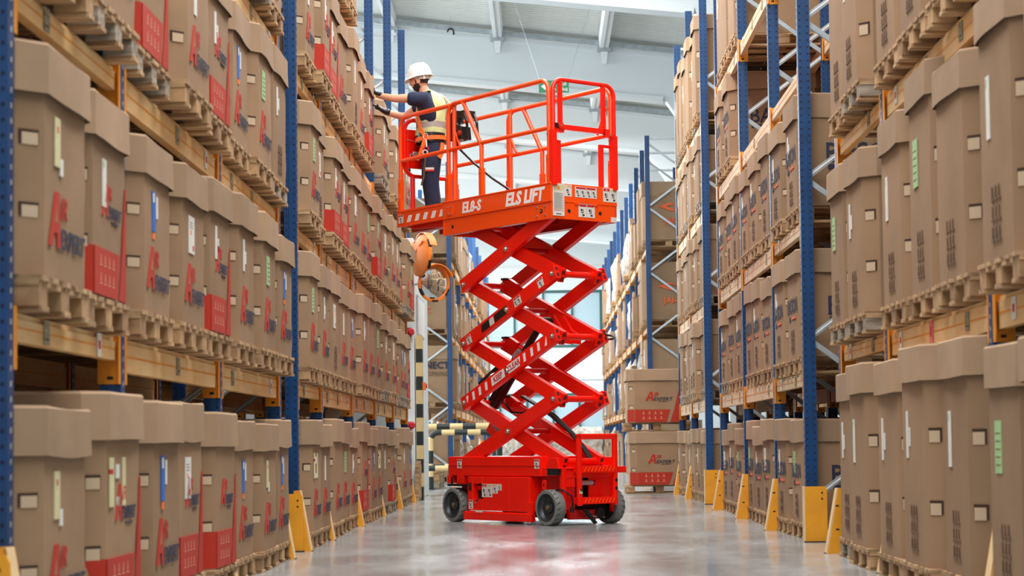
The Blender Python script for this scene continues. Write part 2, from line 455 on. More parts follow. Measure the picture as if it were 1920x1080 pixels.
# ================================================================== pallet racks
UPW, UPD = 0.105, 0.085
def upright_mesh(h, pitch=0.06):
    mb = MB()
    # front-facing channel: two flanges and a web, open at the back
    mb.prism([(-UPW/2, -UPD/2), (UPW/2, -UPD/2), (UPW/2, UPD/2), (UPW/2-0.02, UPD/2), (UPW/2-0.02, -UPD/2+0.012),
              (-UPW/2+0.02, -UPD/2+0.012), (-UPW/2+0.02, UPD/2), (-UPW/2, UPD/2)], 2, 0, h, 'blue')
    mb.box((-0.012, -UPD/2-0.006, 0.05), (0.012, -UPD/2, h), 'blue')
    mb.box((-UPW/2-0.02, -UPD/2-0.02, 0), (UPW/2+0.02, UPD/2+0.02, 0.012), 'galv')
    n = int(h/pitch)-2
    for k in range(n):
        z = 0.1+k*pitch
        for x in (-0.033, 0.033):
            r = 0.0075; yy = -UPD/2-0.0015
            mb.add([(x+r*cos(a), yy, z+r*1.25*sin(a)) for a in (0, pi/3, 2*pi/3, pi, 4*pi/3, 5*pi/3)], [(0, 1, 2, 3, 4, 5)], 'holeblue')
        for sx in (-1, 1):
            x = sx*(UPW/2+0.0015)
            mb.add([(x, -0.012, z-0.012), (x, 0.012, z-0.006), (x, 0.012, z+0.016), (x, -0.012, z+0.010)], [(0, 1, 2, 3)],
                   'galv' if h > 6 else 'holeblue')  # pale slot quads stand in for light showing through the edge perforations
    return finish(mb.mesh('upright'))
UPM = {}
def get_up(h):
    if h not in UPM: UPM[h] = upright_mesh(h)
    return UPM[h]
def frame_brace_mesh(h, depth, flip):
    """zigzag of galvanised channels between the front and rear upright, one mesh per frame side"""
    out = []
    z = 0.35; a = 0; n = 0
    while z+0.7 < h-0.1:
        out.append(((a, z), (1-a, z+0.7))); a = 1-a; z += 0.7
    return out
_BR = {}
def brace_mesh(rise, depth):
    k = (round(rise, 2), round(depth, 2))
    if k not in _BR:
        mb = MB(); mb.bar((0, 0, 0), (depth, 0, rise), 0.03, 0.045, 'galv', (0, 0, 1))
        mb.bar((0.03, -0.018, 0.03*rise/depth), (depth-0.03, -0.018, rise-0.03*rise/depth), 0.004, 0.012, 'white', (0, 0, 1))
        _BR[k] = finish(mb.mesh('brace'))
    return _BR[k]
_BM = {}
def beam_mesh(length, hgt, matn):
    k = (round(length, 2), hgt, matn)
    if k not in _BM:
        mb = MB(); l = length/2
        mb.prism([(-0.025, -hgt), (0.025, -hgt), (0.025, 0), (-0.012, 0), (-0.012, -0.025), (-0.025, -0.025)], 1, -l, l, matn)
        mb.box((-0.027, -l, -hgt*0.55), (-0.025, l, -hgt*0.50), 'conn')
        _BM[k] = finish(mb.mesh('beam'))
    return _BM[k]
def conn_mesh():
    if 'c' not in _BM:
        mb = MB()
        mb.prism([(-0.03, -0.23), (0.075, -0.23), (0.075, 0.02), (-0.03, 0.02)], 1, -0.004, 0.004, 'conn')
        mb.box((-0.036, -0.05, -0.23), (-0.030, 0.03, 0.02), 'conn')
        for z in (-0.20, -0.02): mb.box((0.0, -0.006, z-0.008), (0.028, 0.006, z+0.008), 'dark')
        _BM['c'] = finish(mb.mesh('connector'))
    return _BM['c']
_t = MB(); _t.box((-0.002, -0.045, -0.05), (0.002, 0.045, 0.05), 'greylab'); _t.box((-0.003, -0.03, -0.03), (0.003, 0.03, -0.024), 'dark')
TAGM = finish(_t.mesh('location_tag'))
_t = MB(); _t.box((-0.002, -0.04, -0.055), (0.002, 0.04, 0.055), 'offwhite'); _t.box((-0.003, -0.02, -0.02), (0.003, 0.02, 0.02), 'redlab')
TAGR = finish(_t.mesh('location_tag'))
_t = MB(); _t.box((-0.002, -0.05, -0.065), (0.002, 0.05, 0.065), 'pinklab'); _t.box((-0.003, -0.02, -0.03), (0.003, 0.02, 0.03), 'redlab')
TAGP = finish(_t.mesh('location_tag'))

def rack(label, side, xf, ys, H, levels, depth=1.05, matn='beam', tags=True, detail=True, skip=(), shorts=(), group='blue pallet racks along the aisle'):
    """side -1 left of the aisle, +1 right; xf distance of the aisle side of the rack from the centre line"""
    t = thing('pallet_rack', label, 'rack', (side*xf, ys[0], 0), 0, group)
    y0 = ys[0]
    for i, y in enumerate(ys):
        h = H if i not in shorts else levels[-1]+0.12
        for d in (UPW/2, depth-UPW/2):
            o = link('upright', get_up(round(h, 2)), t); o.location = (side*d, y-y0, 0)
        if detail:
            z = 0.35; a = 0; hh = h
            while z+0.7 < hh-0.05:
                bm_ = brace_mesh(0.7, depth-UPW)
                o = link('brace', bm_, t)
                if a == 0: o.location = (side*UPW/2, y-y0+0.012, z); o.rotation_euler = (0, 0, 0) if side > 0 else (0, 0, pi)
                else:
                    o.location = (side*(depth-UPW/2), y-y0+0.012, z); o.rotation_euler = (0, 0, pi) if side > 0 else (0, 0, 0)
                a = 1-a; z += 0.7
            o = link('brace', brace_mesh(0.0, depth-UPW), t); o.location = (side*UPW/2, y-y0, hh-0.06); o.rotation_euler = (0, 0, 0) if side > 0 else (0, 0, pi)
    for i in range(len(ys)-1):
        a, b_ = ys[i], ys[i+1]
        L_ = b_-a-UPD
        hg = 0.115 if L_ < 2.3 else 0.165
        for li, lv in enumerate(levels):
            if (i, li) in skip: continue
            for d, mm in ((UPW/2-0.005, matn), (depth-UPW/2, matn)):
                o = link('beam', beam_mesh(L_, hg, mm), t); o.location = (side*d, (a+b_)/2-y0, lv)
                if side < 0: o.rotation_euler = (0, 0, pi)
                if not detail: continue
                for e, sg in ((a+UPD/2+0.006, 1), (b_-UPD/2-0.006, -1)):
                    c = link('connector', conn_mesh(), t); c.location = (side*(d-0.01), e-y0, lv)
                    if side < 0: c.rotation_euler = (0, 0, pi)
            if tags:
                n = 3 if L_ > 2.3 else 2
                for k in range(n):
                    if random.random() < 0.12: continue
                    tm = TAGM
                    if k == n-1: tm = TAGR
                    if side > 0 and xf < 3 and i == 1 and li == 0 and k == 1 and a < 12: tm = TAGP
                    yy = a+UPD/2+(k+0.6)*L_/n
                    o = link('location_tag', tm, t); o.location = (side*(UPW/2-0.034), yy-y0, lv-hg*0.5)
    return t

LY_A = [7.36, 9.34, 12.2, 14.97]
LY_B = [16.05, 17.8, 20.7, 23.5, 26.36, 29.06]
RY_A = [6.85, 9.7, 12.65, 14.65]
RY_B = [16.7, 18.85, 21.7, 24.6]
RY_D = [26.85, 29.4, 31.95]
LY_C = [43.5, 45.4]+[45.4+2.85*k for k in range(1, 11)]
RY_C = [41.4, 43.5]+[43.5+2.8*k for k in range(1, 11)]
LV_L = [1.41, 2.73, 4.08, 5.40]
LV_RA = [1.58, 3.15, 4.75, 6.2]
LV_RB = [1.46, 2.79, 4.12, 5.40]
LV_C = [1.70, 3.37, 5.10]
XL, XR = 2.05, 2.26
rack('blue and orange pallet rack nearest on the left, loaded with logo cartons', -1, XL, LY_A, 7.3, LV_L)
rack('long blue pallet rack on the left beside the lift and worker', -1, XL, LY_B, 7.2, LV_L)
rack('blue pallet rack nearest on the right, under tall plain cartons', 1, XR, RY_A, 7.3, LV_RA)
rack('long blue pallet rack on the right with empty upper bays', 1, XR, RY_B, 7.5, LV_RB, matn='beampale')
rack('short blue pallet rack on the right just before the two floor-stacked cartons', 1, XR, RY_D, 7.5, LV_RB, matn='beampale')
rack('far blue pallet rack on the left behind the striped barrier', -1, XL, LY_C, 7.3, LV_C, matn='beampale', tags=False)
rack('far blue pallet rack on the right behind the two stacked cartons', 1, XR, RY_C, 7.5, LV_C, matn='beampale', tags=False)
# the rows that stand back to back with them
rack('blue pallet rack row seen through the gaps behind the left racks', -1, XL+1.30, [7.5, 10.3, 13.1, 15.9, 18.7, 21.5, 24.3, 27.1], 7.2, LV_L, tags=False)
rack('blue pallet rack row seen through the gaps behind the right racks', 1, XR+1.30, [13.9, 16.7, 19.5, 22.3, 25.1, 27.9, 30.7], 7.4, LV_RB, tags=False)

# upright guards
def guard_mesh():
    mb = MB(); h = 0.50
    # wedge of folded plate: cheeks and sloping front; local -X points to the aisle
    pr = [(0.0, 0), (-0.145, 0), (-0.055, h), (0.0, h)]
    for y in (-0.062, 0.054): mb.prism(pr, 1, y, y+0.008, 'yellow')
    mb.add([(-0.145, -0.062, 0), (-0.145, 0.062, 0), (-0.055, 0.062, h), (-0.055, -0.062, h), (-0.135, -0.062, 0), (-0.135, 0.062, 0), (-0.045, 0.062, h), (-0.045, -0.062, h)],
           [(0, 1, 2, 3), (7, 6, 5, 4), (0, 3, 7, 4), (1, 5, 6, 2), (3, 2, 6, 7), (0, 4, 5, 1)], 'paleedge')
    for z in (0.18, 0.36): mb.box((-0.07, -0.064, z), (-0.045, -0.060, z+0.012), 'dark')
    mb.box((-0.15, -0.05, 0.0), (0.02, 0.05, 0.006), 'dark')
    return finish(mb.mesh('upright_guard'))
GM = guard_mesh()
def plate_mesh():
    mb = MB(); h = 0.475
    mb.prism([(-0.09, 0), (0.10, 0), (0.10, h-0.03), (0.085, h), (-0.09, h)], 1, -0.006, 0.006, 'yellow')
    mb.box((-0.100, -0.012, 0), (-0.088, 0.085, h), 'paleedge')
    for z in (h-0.11, h-0.06): mb.box((0.05, -0.009, z), (0.065, -0.005, z+0.012), 'dark')
    mb.box((-0.10, -0.03, 0), (0.11, 0.03, 0.008), 'dark')
    return finish(mb.mesh('end_guard'))
PM = plate_mesh()
ORD = ['first', 'second', 'third', 'fourth', 'fifth', 'sixth', 'seventh', 'eighth', 'ninth', 'tenth', 'eleventh', 'twelfth',
       'thirteenth', 'fourteenth', 'fifteenth', 'sixteenth', 'seventeenth', 'eighteenth', 'nineteenth', 'twentieth', 'twenty-first',
       'twenty-second', 'twenty-third', 'twenty-fourth', 'twenty-fifth', 'twenty-sixth', 'twenty-seventh', 'twenty-eighth', 'twenty-ninth',
       'thirtieth', 'thirty-first', 'thirty-second', 'thirty-third', 'thirty-fourth']
for side, xf, ys, nm, ends in ((-1, XL, LY_A, 'left front rack', (0,)), (-1, XL, LY_B, 'left middle rack', (0,)),
                         (1, XR, RY_A, 'right front rack', ()), (1, XR, RY_B, 'right middle rack', (0,)), (1, XR, RY_D, 'right second rack', (0,)),
                         (-1, XL, LY_C[:3], 'left far rack', ()), (1, XR, RY_C[:4], 'right far rack', ())):
    for i, y in enumerate(ys):
        if side > 0 and i in ends: ye = None
        o = link('upright_guard' if not (side > 0 and i in ends) else 'end_guard', GM if not (side > 0 and i in ends) else PM, None); o.location = (side*(xf+0.02), y-0.125, 0)
        if side > 0 and i in ends:
            o.location = (side*(xf+0.055), y-0.215, 0); tag(o, 'wide flat yellow steel guard plate at the end upright, %s' % nm, 'guard', 'yellow upright guards'); continue
        if side > 0 and xf == XR and ys is RY_A: o.location.x = (2.28, 2.30, 2.30, 2.30)[i]; o.location.y = y+(0.2 if i == 3 else -0.12)
        if side < 0: o.rotation_euler = (0, 0, pi)
        if side < 0: o.location.y = y-0.125
        tag(o, 'yellow wedge guard at the foot of the %s upright, %s' % (ORD[i], nm), 'guard', 'yellow upright guards')
        if i in ends and side < 0:
            o = link('end_guard', PM, None); o.location = (side*(xf+0.055), y-0.215, 0)
            if side < 0: o.rotation_euler = (0, 0, 0); o.location.x = side*(xf+0.04)
            tag(o, 'wide flat yellow steel guard plate at the end upright, %s' % nm, 'guard', 'yellow upright guards')
# ================================================================== pallets and cartons
# --- pallet pieces (local: x = depth 1.12, y = width 0.84)
PX, PY = 1.14, 0.84
def bmesh_piece(name, sx, sy, sz, m):
    mb = MB(); mb.box((-sx/2, -sy/2, 0), (sx/2, sy/2, sz), m); return mb.mesh(name)
DECK = [bmesh_piece('deck_board', PX, wd, 0.022, 'wood') for wd in (0.14, 0.10)]
STR = bmesh_piece('stringer_board', 0.14, PY, 0.022, 'wood')
BLK = [bmesh_piece('block', 0.14, 0.13, 0.078, mm) for mm in ('wood2', 'greywood')]
BOT = bmesh_piece('bottom_board', PX, 0.10, 0.022, 'wood')
DY = [(-0.35, 0), (-0.19, 1), (0.0, 0), (0.19, 1), (0.35, 0)]
BX = (-0.49, 0, 0.49); BY = (-0.35, 0, 0.35)
def pallet_piece_lists():
    L_ = []
    for y in BY: L_.append((BOT, (0, y, 0)))
    for x in BX:
        for y in BY: L_.append((BLK[0], (x, y, 0.022)))
        L_.append((STR, (x, 0, 0.100)))
    for y, k in DY: L_.append((DECK[k], (0, y, 0.122)))
    return L_
PL = pallet_piece_lists()
def joined(name, sel, m=None):
    mb = MB()
    for me, loc in PL:
        if sel(me):
            mm = m or ('wood2' if me in BLK else 'wood')
            mb.add([(v.co.x+loc[0], v.co.y+loc[1], v.co.z+loc[2]) for v in me.vertices], [tuple(p.vertices) for p in me.polygons], mm)
    return finish(mb.mesh(name))
J_DECK = joined('deck', lambda m_: m_ in DECK or m_ is STR)
J_BLK = joined('blocks', lambda m_: m_ in BLK)
J_BOT = joined('bottom_boards', lambda m_: m_ is BOT)
J_ALL = joined('wooden_pallet', lambda m_: True)
J_ALLG = joined('wooden_pallet', lambda m_: True, 'greywood')
FARP = {}
def pallet(x, y, z, tier, label, group, sy=1.0, sx=1.0):
    if tier == 3:
        FARP.setdefault(group, []).append((x, y, z, sy)); return None
    """tier 0: every board a part; 1: three joined parts; 2: one mesh"""
    if tier == 2:
        o = link('wooden_pallet', J_ALLG if random.random() < 0.3 else J_ALL, None); o.location = (x, y, z)
        o.scale = (sx, sy, 1)
        return tag(o, label, 'pallet', group)
    t = thing('wooden_pallet', label, 'pallet', (x, y, z), 0, group); t.scale = (sx, sy, 1)
    if tier == 1:
        stuff(link('deck_boards', J_DECK, t)); stuff(link('blocks', J_BLK, t)); stuff(link('bottom_boards', J_BOT, t))
    else:
        g = random.random() < 0.25
        for me, loc in PL:
            if me in BLK and g: me = BLK[1]
            o = link(me.name.split('.')[0], me, t); o.location = loc
    return t

# --- carton: local frame, aisle face at -X, width along Y, base 1.12 x 0.85 x 0.90
CX, CY, CZ = 1.12, 0.85, 0.90
CH = 0.10     # chamfered vertical corners
def outline(X, Y, c):
    return [(-X, -Y+c), (-X+c, -Y), (X-c, -Y), (X, -Y+c), (X, Y-c), (X-c, Y), (-X+c, Y), (-X, Y-c)]
def ring_points(X, Y, c, n):
    P8 = outline(X, Y, c); out = []
    for k in range(8):
        p, q = P8[k], P8[(k+1) % 8]; m_ = 1 if k % 2 == 0 else n
        for i in range(m_):
            f = i/m_; out.append((p[0]+(q[0]-p[0])*f, p[1]+(q[1]-p[1])*f, k, f))
    return out
def sharpen(me, dist=0.002, ang=30):
    bm = bmesh.new(); bm.from_mesh(me); bmesh.ops.remove_doubles(bm, verts=bm.verts[:], dist=dist); bmesh.ops.recalc_face_normals(bm, faces=bm.faces[:])
    bm.to_mesh(me); bm.free(); me.set_sharp_from_angle(angle=radians(ang)); return me
def carton_body(seed, bulge=0.004):
    rnd = random.Random(seed); mb = MB(); n = 5; rows = 6
    ph = [rnd.uniform(0, 6.28) for _ in range(6)]
    X, Y = CX/2, CY/2; R0 = ring_points(X, Y, CH, n); nr = len(R0); vs = []
    lean = rnd.uniform(-0.006, 0.006)
    for j in range(rows+1):
        z = CZ*j/rows; w_ = z/CZ*2-1
        for x, y, k, f in R0:
            u, v = x/X, y/Y; dx = dy = 0
            if abs(u) > 0.99: dx = u*bulge*max(0, 1-(v/0.76)**2)*(1-w_*w_)*(1+0.5*sin(ph[0]+3*v+2*w_))
            if abs(v) > 0.99: dy = v*bulge*0.6*max(0, 1-(u/0.82)**2)*(1-w_*w_)
            if k % 2 == 0: dx += -0.003*u*sin(ph[4]+8*w_); dy += -0.003*v*sin(ph[4]+8*w_)
            vs.append((x+dx, y+dy+lean*w_, z))
    fs = [(j*nr+i, j*nr+(i+1) % nr, (j+1)*nr+(i+1) % nr, (j+1)*nr+i) for j in range(rows) for i in range(nr)]
    fs.append(tuple(range(nr-1, -1, -1)))
    mb.add(vs, fs, 'card')
    return sharpen(mb.mesh('body', smooth=True))
def carton_lid(seed, H=0.205):
    rnd = random.Random(seed+50); mb = MB(); n = 6
    X, Y = CX/2+0.022, CY/2+0.019; Z0, Z1 = CZ-H+0.03, CZ+0.03
    ph = [rnd.uniform(0, 6.28) for _ in range(8)]; dr = [rnd.uniform(-0.006, 0.012) for _ in range(8)]
    R0 = ring_points(X, Y, CH+0.004, n); nr = len(R0); vs = []
    lv = (Z0, (Z0+Z1)/2, Z1-0.012, Z1)
    for j, z in enumerate(lv):
        for x, y, k, f in R0:
            u, v = x/X, y/Y; s_ = sin(pi*f) if k % 2 else 0
            o_ = (0.010*s_+0.006*s_*sin(ph[k]+5*f))*(1-j/3)+(0.004 if (j == 0 and k % 2 == 0) else 0)
            nx = (1 if u > 0.99 else -1 if u < -0.99 else 0); ny = (1 if v > 0.99 else -1 if v < -0.99 else 0)
            dz = -dr[k]*s_ if j == 0 else (-abs(dr[k])*0.7*s_ if j == 3 else 0)
            ins = 0.008 if j == 3 else 0
            vs.append((x+nx*o_-ins*u, y+ny*o_-ins*v, z+dz))
    fs = [(j*nr+i, j*nr+(i+1) % nr, (j+1)*nr+(i+1) % nr, (j+1)*nr+i) for j in range(3) for i in range(nr)]
    vs.append((0, 0, Z1-0.010)); c = len(vs)-1
    fs += [(3*nr+i, 3*nr+(i+1) % nr, c) for i in range(nr)]
    mb.add(vs, fs, 'lid')
    return sharpen(mb.mesh('lid', smooth=True))
BODY = [carton_body(s) for s in range(6)]
LID = [carton_lid(s) for s in range(8)]
# corner slots: on the end faces near both vertical edges, at two heights
def slot_mesh():
    mb = MB()
    mb.box((-0.044, -0.002, -0.028), (0.044, 0.002, 0.030), 'hole')
    mb.box((-0.040, -0.004, -0.030), (0.032, 0.003, 0.018), 'flap')
    return finish(mb.mesh('corner_slot'))
SLOT = slot_mesh()
XO = -CX/2-0.0075       # print plane just outside the bulging aisle face
EO = -CY/2-0.006
def flat_on_aisle(mb, pts, m, t=0.0015):
    """pts in (reading direction, height): reading runs towards -Y on the -X face"""
    mb.prism([(-p[0], p[1]) for p in pts], 0, XO-t, XO+0.004, m)
# logo: red slanted A + IR, navy EXPERT beneath
def logo_meshes(s, x0, z0):
    mb = MB()
    flat_on_aisle(mb, [(x0+p[0]*s, z0+p[1]*s) for p in [(0, 0), (0.048, 0), (0.068, 0.055), (0.115, 0.055), (0.118, 0), (0.165, 0), (0.150, 0.215), (0.095, 0.215)]], 'inkred')
    flat_on_aisle(mb, [(x0+p[0]*s, z0+p[1]*s) for p in [(0.082, 0.095), (0.113, 0.095), (0.110, 0.160)]], 'card', 0.0025)
    merge_into(mb, text_mesh('IR', 'inkred', 0.085*s, shear=0.25, fat=0.02, depth=0.002, align='LEFT'), (XO-0.0008, -(x0+0.165*s), z0+0.118*s), (0, -1, 0), (0, 0, 1), 'inkred')
    merge_into(mb, text_mesh('EXPERT', 'inknavy', 0.078*s, shear=0.25, fat=0.022, depth=0.002, xs=0.98, align='LEFT'), (XO-0.0008, -(x0+0.160*s), z0+0.002), (0, -1, 0), (0, 0, 1), 'inknavy')
    return mb
def big_logo():
    mb = logo_meshes(1.05, -0.28, 0.13); return finish(mb.mesh('printed_logo'))
def small_logo():
    mb = logo_meshes(0.72, -0.17, 0.38)
    flat_on_aisle(mb, [(0.02, 0.362), (0.16, 0.362), (0.16, 0.368), (0.02, 0.368)], 'inknavy')
    return finish(mb.mesh('printed_logo'))
def band_mesh(full=True):
    mb = MB()
    flat_on_aisle(mb, [(-0.322, 0.01), (0.13, 0.01), (0.19, 0.225), (-0.322, 0.225)], 'inkred')
    flat_on_aisle(mb, [(0.185, 0.01), (0.322, 0.01), (0.322, 0.56), (0.312, 0.56), (0.245, 0.225)], 'inkred')
    for i in range(4):
        for j in range(2):
            x = -0.22+i*0.085; z = 0.06+j*0.085
            flat_on_aisle(mb, [(x, z), (x+0.045, z), (x+0.045, z+0.006), (x, z+0.006)], 'inkpale', 0.002)
            flat_on_aisle(mb, [(x+0.015, z+0.012), (x+0.03, z+0.012), (x+0.026, z+0.05), (x+0.019, z+0.05)], 'inkpale', 0.002)
    # the band runs on round the chamfered near corner
    for sy in (1, -1):
        X_, Y_ = CX/2+0.0035, CY/2+0.0035; q = [(-X_, sy*(Y_-CH)), (-X_+CH, sy*Y_)]
        h_ = 0.225 if sy > 0 else 0.30
        mb.add([(q[0][0], q[0][1], 0.01), (q[1][0], q[1][1], 0.01), (q[1][0], q[1][1], h_), (q[0][0], q[0][1], h_)], [(0, 1, 2, 3)], 'inkred')
    return finish(mb.mesh('red_print_band'))
def bason():
    mb = MB()
    merge_into(mb, text_mesh('BASON', 'inknavy', 0.13, fat=0.012, depth=0.002, xs=1.0), (XO-0.0008, -0.0, 0.40), (0, -1, 0), (0, 0, 1), 'inknavy')
    flat_on_aisle(mb, [(-0.20, 0.33), (-0.10, 0.33), (-0.10, 0.37), (-0.20, 0.37)], 'inknavy')
    flat_on_aisle(mb, [(-0.07, 0.345), (0.20, 0.345), (0.20, 0.362), (-0.07, 0.362)], 'inkorange')
    return finish(mb.mesh('printed_wordmark'))
def marks():
    mb = MB(); r = random.Random(3)
    for i in range(3):
        for j in range(3):
            x = -0.10+i*0.07; z = 0.06+j*0.07
            flat_on_aisle(mb, [(x, z), (x+0.05, z), (x+0.05, z+0.007), (x, z+0.007)], 'inkbrown')
            flat_on_aisle(mb, [(x+0.008+0.01*(j % 2), z+0.01), (x+0.026, z+0.01), (x+0.026, z+0.05), (x+0.018, z+0.055)], 'inkbrown')
    return finish(mb.mesh('handling_marks'))
def lab(kind):
    mb = MB(); x = -0.16
    def q(x0, z0, x1, z1, m, t=0.0015): flat_on_aisle(mb, [(x0, z0), (x1, z0), (x1, z1), (x0, z1)], m, t)
    if kind == 'yellow': q(x-.03, .46, x+.05, .66, 'yellowlab'); q(x+.0, .60, x+.02, .625, 'redlab', .0025); q(x+.05, .43, x+.09, .50, 'offwhite', .0025)
    if kind == 'white': q(x, .42, x+.07, .64, 'offwhite'); q(x+.01, .60, x+.03, .63, 'greenlab', .0025)
    if kind == 'blue': q(x, .44, x+.08, .66, 'bluelab'); q(x+.01, .60, x+.05, .65, 'offwhite', .0025); q(x+.10, .52, x+.14, .64, 'offwhite'); q(x+.01, .40, x+.06, .435, 'orlab')
    if kind == 'green': q(x-.02, .44, x+.12, .64, 'greenlab'); [q(x, .47+.03*k, x+.10, .474+.03*k, 'inkbrown', .0025) for k in range(5)]
    if kind == 'sheet': q(x-.02, .42, x+.14, .64, 'offwhite'); q(x+.08, .44, x+.12, .47, 'redlab', .0025); q(x+.02, .53, x+.05, .555, 'orlab', .0025); [q(x, .60-.015*k, x+.09, .603-.015*k, 'inkbrown', .0025) for k in range(3)]
    if kind == 'strip': q(x-.02, .45, x+.03, .65, 'offwhite'); q(x+.06, .50, x+.09, .58, 'offwhite')
    if kind == 'tags': q(x-.12, .44, x-.04, .65, 'yellowlab'); q(x-.12, .58, x-.06, .60, 'redlab', .0025); q(x+.0, .56, x+.06, .62, 'offwhite'); q(x+.12, .44, x+.18, .65, 'yellowlab'); q(x+.02, .44, x+.07, .48, 'offwhite')
    return finish(mb.mesh('paper_label'))
LOGO_B, LOGO_S, BAND, BAS, MRK = big_logo(), small_logo(), band_mesh(), bason(), marks()
LAB = {k: lab(k) for k in ('yellow', 'white', 'blue', 'green', 'sheet', 'strip', 'tags')}
# end face wordmark of the right-hand cartons
mb = MB(); merge_into(mb, text_mesh('BASON', 'inknavy', 0.16, fat=0.012, depth=0.003), (0.05, EO, 0.36), (1, 0, 0), (0, 0, 1), 'inknavy')
mb.box((-0.3, EO-0.002, 0.30), (-0.18, EO+0.002, 0.34), 'inknavy'); mb.box((-0.14, EO-0.002, 0.31), (0.3, EO+0.002, 0.325), 'inkorange')
BAS_END = finish(mb.mesh('printed_wordmark'))

def carton(x, y, z, side, style, label, group, h=0.95, wy=0.85, lidded=True, labk=None, slots=True, depth=1.12, far=False):
    t = thing('lidded_carton' if lidded else 'open_carton', label, 'carton', (x, y, z), 0 if side > 0 else pi, group)
    t.scale = (depth/CX, wy/CY, h/(CZ+0.03))
    t.rotation_euler.z += random.uniform(-0.012, 0.012)
    link('body', random.choice(BODY), t)
    if lidded:
        l = link('lid', random.choice(LID), t); l.scale.z = 0.93/h if h > 1.1 else 1.0
        if h > 1.1: l.location.z = CZ*(1-0.93/h)
        l.rotation_euler = (random.uniform(-0.009, 0.009), random.uniform(-0.006, 0.006), random.uniform(-0.008, 0.008))
    if slots:
        sg = -1 if side > 0 else 1
        k_ = CH/2-0.0015
        for zz in (0.25, 0.54):
            for ex, ey in ((-1, sg), (1, sg)):
                o = link('corner_slot', SLOT, t); o.location = (ex*(CX/2-k_), ey*(CY/2-k_), zz+random.uniform(-0.01, 0.01))
                o.rotation_euler = (0, 0, pi/4 if ex*ey < 0 else -pi/4)
                if side > 0 and ex > 0: o.scale = (1, 1, 1)
    if style == 'A': link('printed_logo', LOGO_B, t)
    elif style == 'B': link('printed_logo', LOGO_S, t); link('red_print_band', BAND, t)
    elif style == 'N':
        link('printed_wordmark', BAS, t); link('handling_marks', MRK, t)
        e = link('printed_wordmark', BAS_END, t)
    elif style == 'M': link('handling_marks', MRK, t)
    if labk: link('paper_label', LAB[labk], t)
    return t
LOOK = {'A': 'logo', 'B': 'red-banded logo', 'N': 'wordmark', 'M': 'plain brown', 'P': 'plain brown'}
LABN = {'yellow': 'yellow-labelled', 'white': 'white-labelled', 'blue': 'blue-labelled', 'green': 'green-labelled', 'sheet': 'white-sheeted',
        'strip': 'white-taped', 'tags': 'many-labelled', None: ''}
def slots_of(ys, w0=0.95):
    g = 0.13 if (ys is RY_A or ys is RY_B or ys is RY_D) else 0.05
    out = []
    for a, b_ in zip(ys[:-1], ys[1:]):
        n = 2 if b_-a < 2.3 else 3
        W = (b_-a-2*g)/n
        for k in range(n): out.append((a+g+W*(k+0.5), W-0.045))
    return out
def row(side, xf, ys, z, rackname, tier_name, styles, labs, h, tierf, sel=None, jit=0.055, over=0.10, hj=0.07, slots=True):
    sl = slots_of(ys)
    cnt = 0
    for i, (yc, W) in enumerate(sl):
        if sel is not None and not sel(i, yc): continue
        if (yc+0.5)*0.2312 < z-0.87: continue          # wholly above the picture
        st = styles[i % len(styles)] if isinstance(styles, (list, str)) else styles(i)
        lb = labs[i % len(labs)] if labs else None
        hh = h+random.uniform(-hj, hj*0.6)
        dep = 1.12
        xx = side*(xf-over+dep/2+random.uniform(-0.02, jit))
        nm = '%s %s carton, %s from front, %s, %s' % (LABN[lb], LOOK[st], ORD[cnt], tier_name, rackname)
        nm = nm.strip()
        carton(xx, yc, z+0.144, side, st, nm, 'lidded cartons on the '+rackname, h=hh, wy=min(W-0.02, 0.88), labk=lb, slots=slots)
        pallet(xx, yc, z, tierf(yc), 'pallet under %s carton from front, %s, %s' % (ORD[cnt], tier_name, rackname),
               'pallets on the '+rackname, sy=min(1.0, W/0.86))
        cnt += 1
near = lambda y: 0 if y < 16 else (1 if y < 24 else 2)
TN = ['floor', 'first shelf', 'second shelf', 'third shelf', 'top shelf']
# left front rack
NL = 'left front rack'
row(-1, XL, LY_A, 0, NL, TN[0], 'ABABBAAA', ['yellow', 'tags', 'blue', 'sheet', None, 'blue', 'yellow', 'blue'], 0.94, near)
row(-1, XL, LY_A, LV_L[0], NL, TN[1], 'ABAABAAA', ['yellow', 'white', 'blue', 'sheet', 'strip', 'strip', 'green', 'blue'], 0.93, near)
row(-1, XL, LY_A, LV_L[1], NL, TN[2], 'BABABAAM', ['white', 'blue', None, 'white', 'strip', 'blue', 'green', 'strip'], 0.96, near)
row(-1, XL, LY_A, LV_L[2], NL, TN[3], 'AABABAAM', ['white', None], 0.96, near)
row(-1, XL, LY_A, LV_L[3], NL, TN[4], 'AB', None, 0.96, near, sel=lambda i, y: y > 11)
# left middle rack (14 slots)
NB = 'left middle rack'
row(-1, XL, LY_B, 0, NB, TN[0], 'AAAAABAAPBAAPA', ['tags', 'white', None, 'green', 'strip', None, 'blue'], 0.94, near)
row(-1, XL, LY_B, LV_L[0], NB, TN[1], 'AAMAAAAAAABAAB', ['green', 'strip', 'sheet', 'white', 'blue', 'strip', None], 0.97, near)
row(-1, XL, LY_B, LV_L[1], NB, TN[2], 'AMBBAAABAAABAB', ['green', 'sheet', 'strip', 'white', 'sheet', None, 'green'], 0.97, near)
row(-1, XL, LY_B, LV_L[2], NB, TN[3], 'ABBAMABAAAPAAB', ['white', 'strip', 'strip', None], 0.99, near, sel=lambda i, y: not (22.6 < y < 23.2))
row(-1, XL, LY_B, LV_L[3], NB, TN[4], 'AB', None, 0.96, near, sel=lambda i, y: y < 20.5)
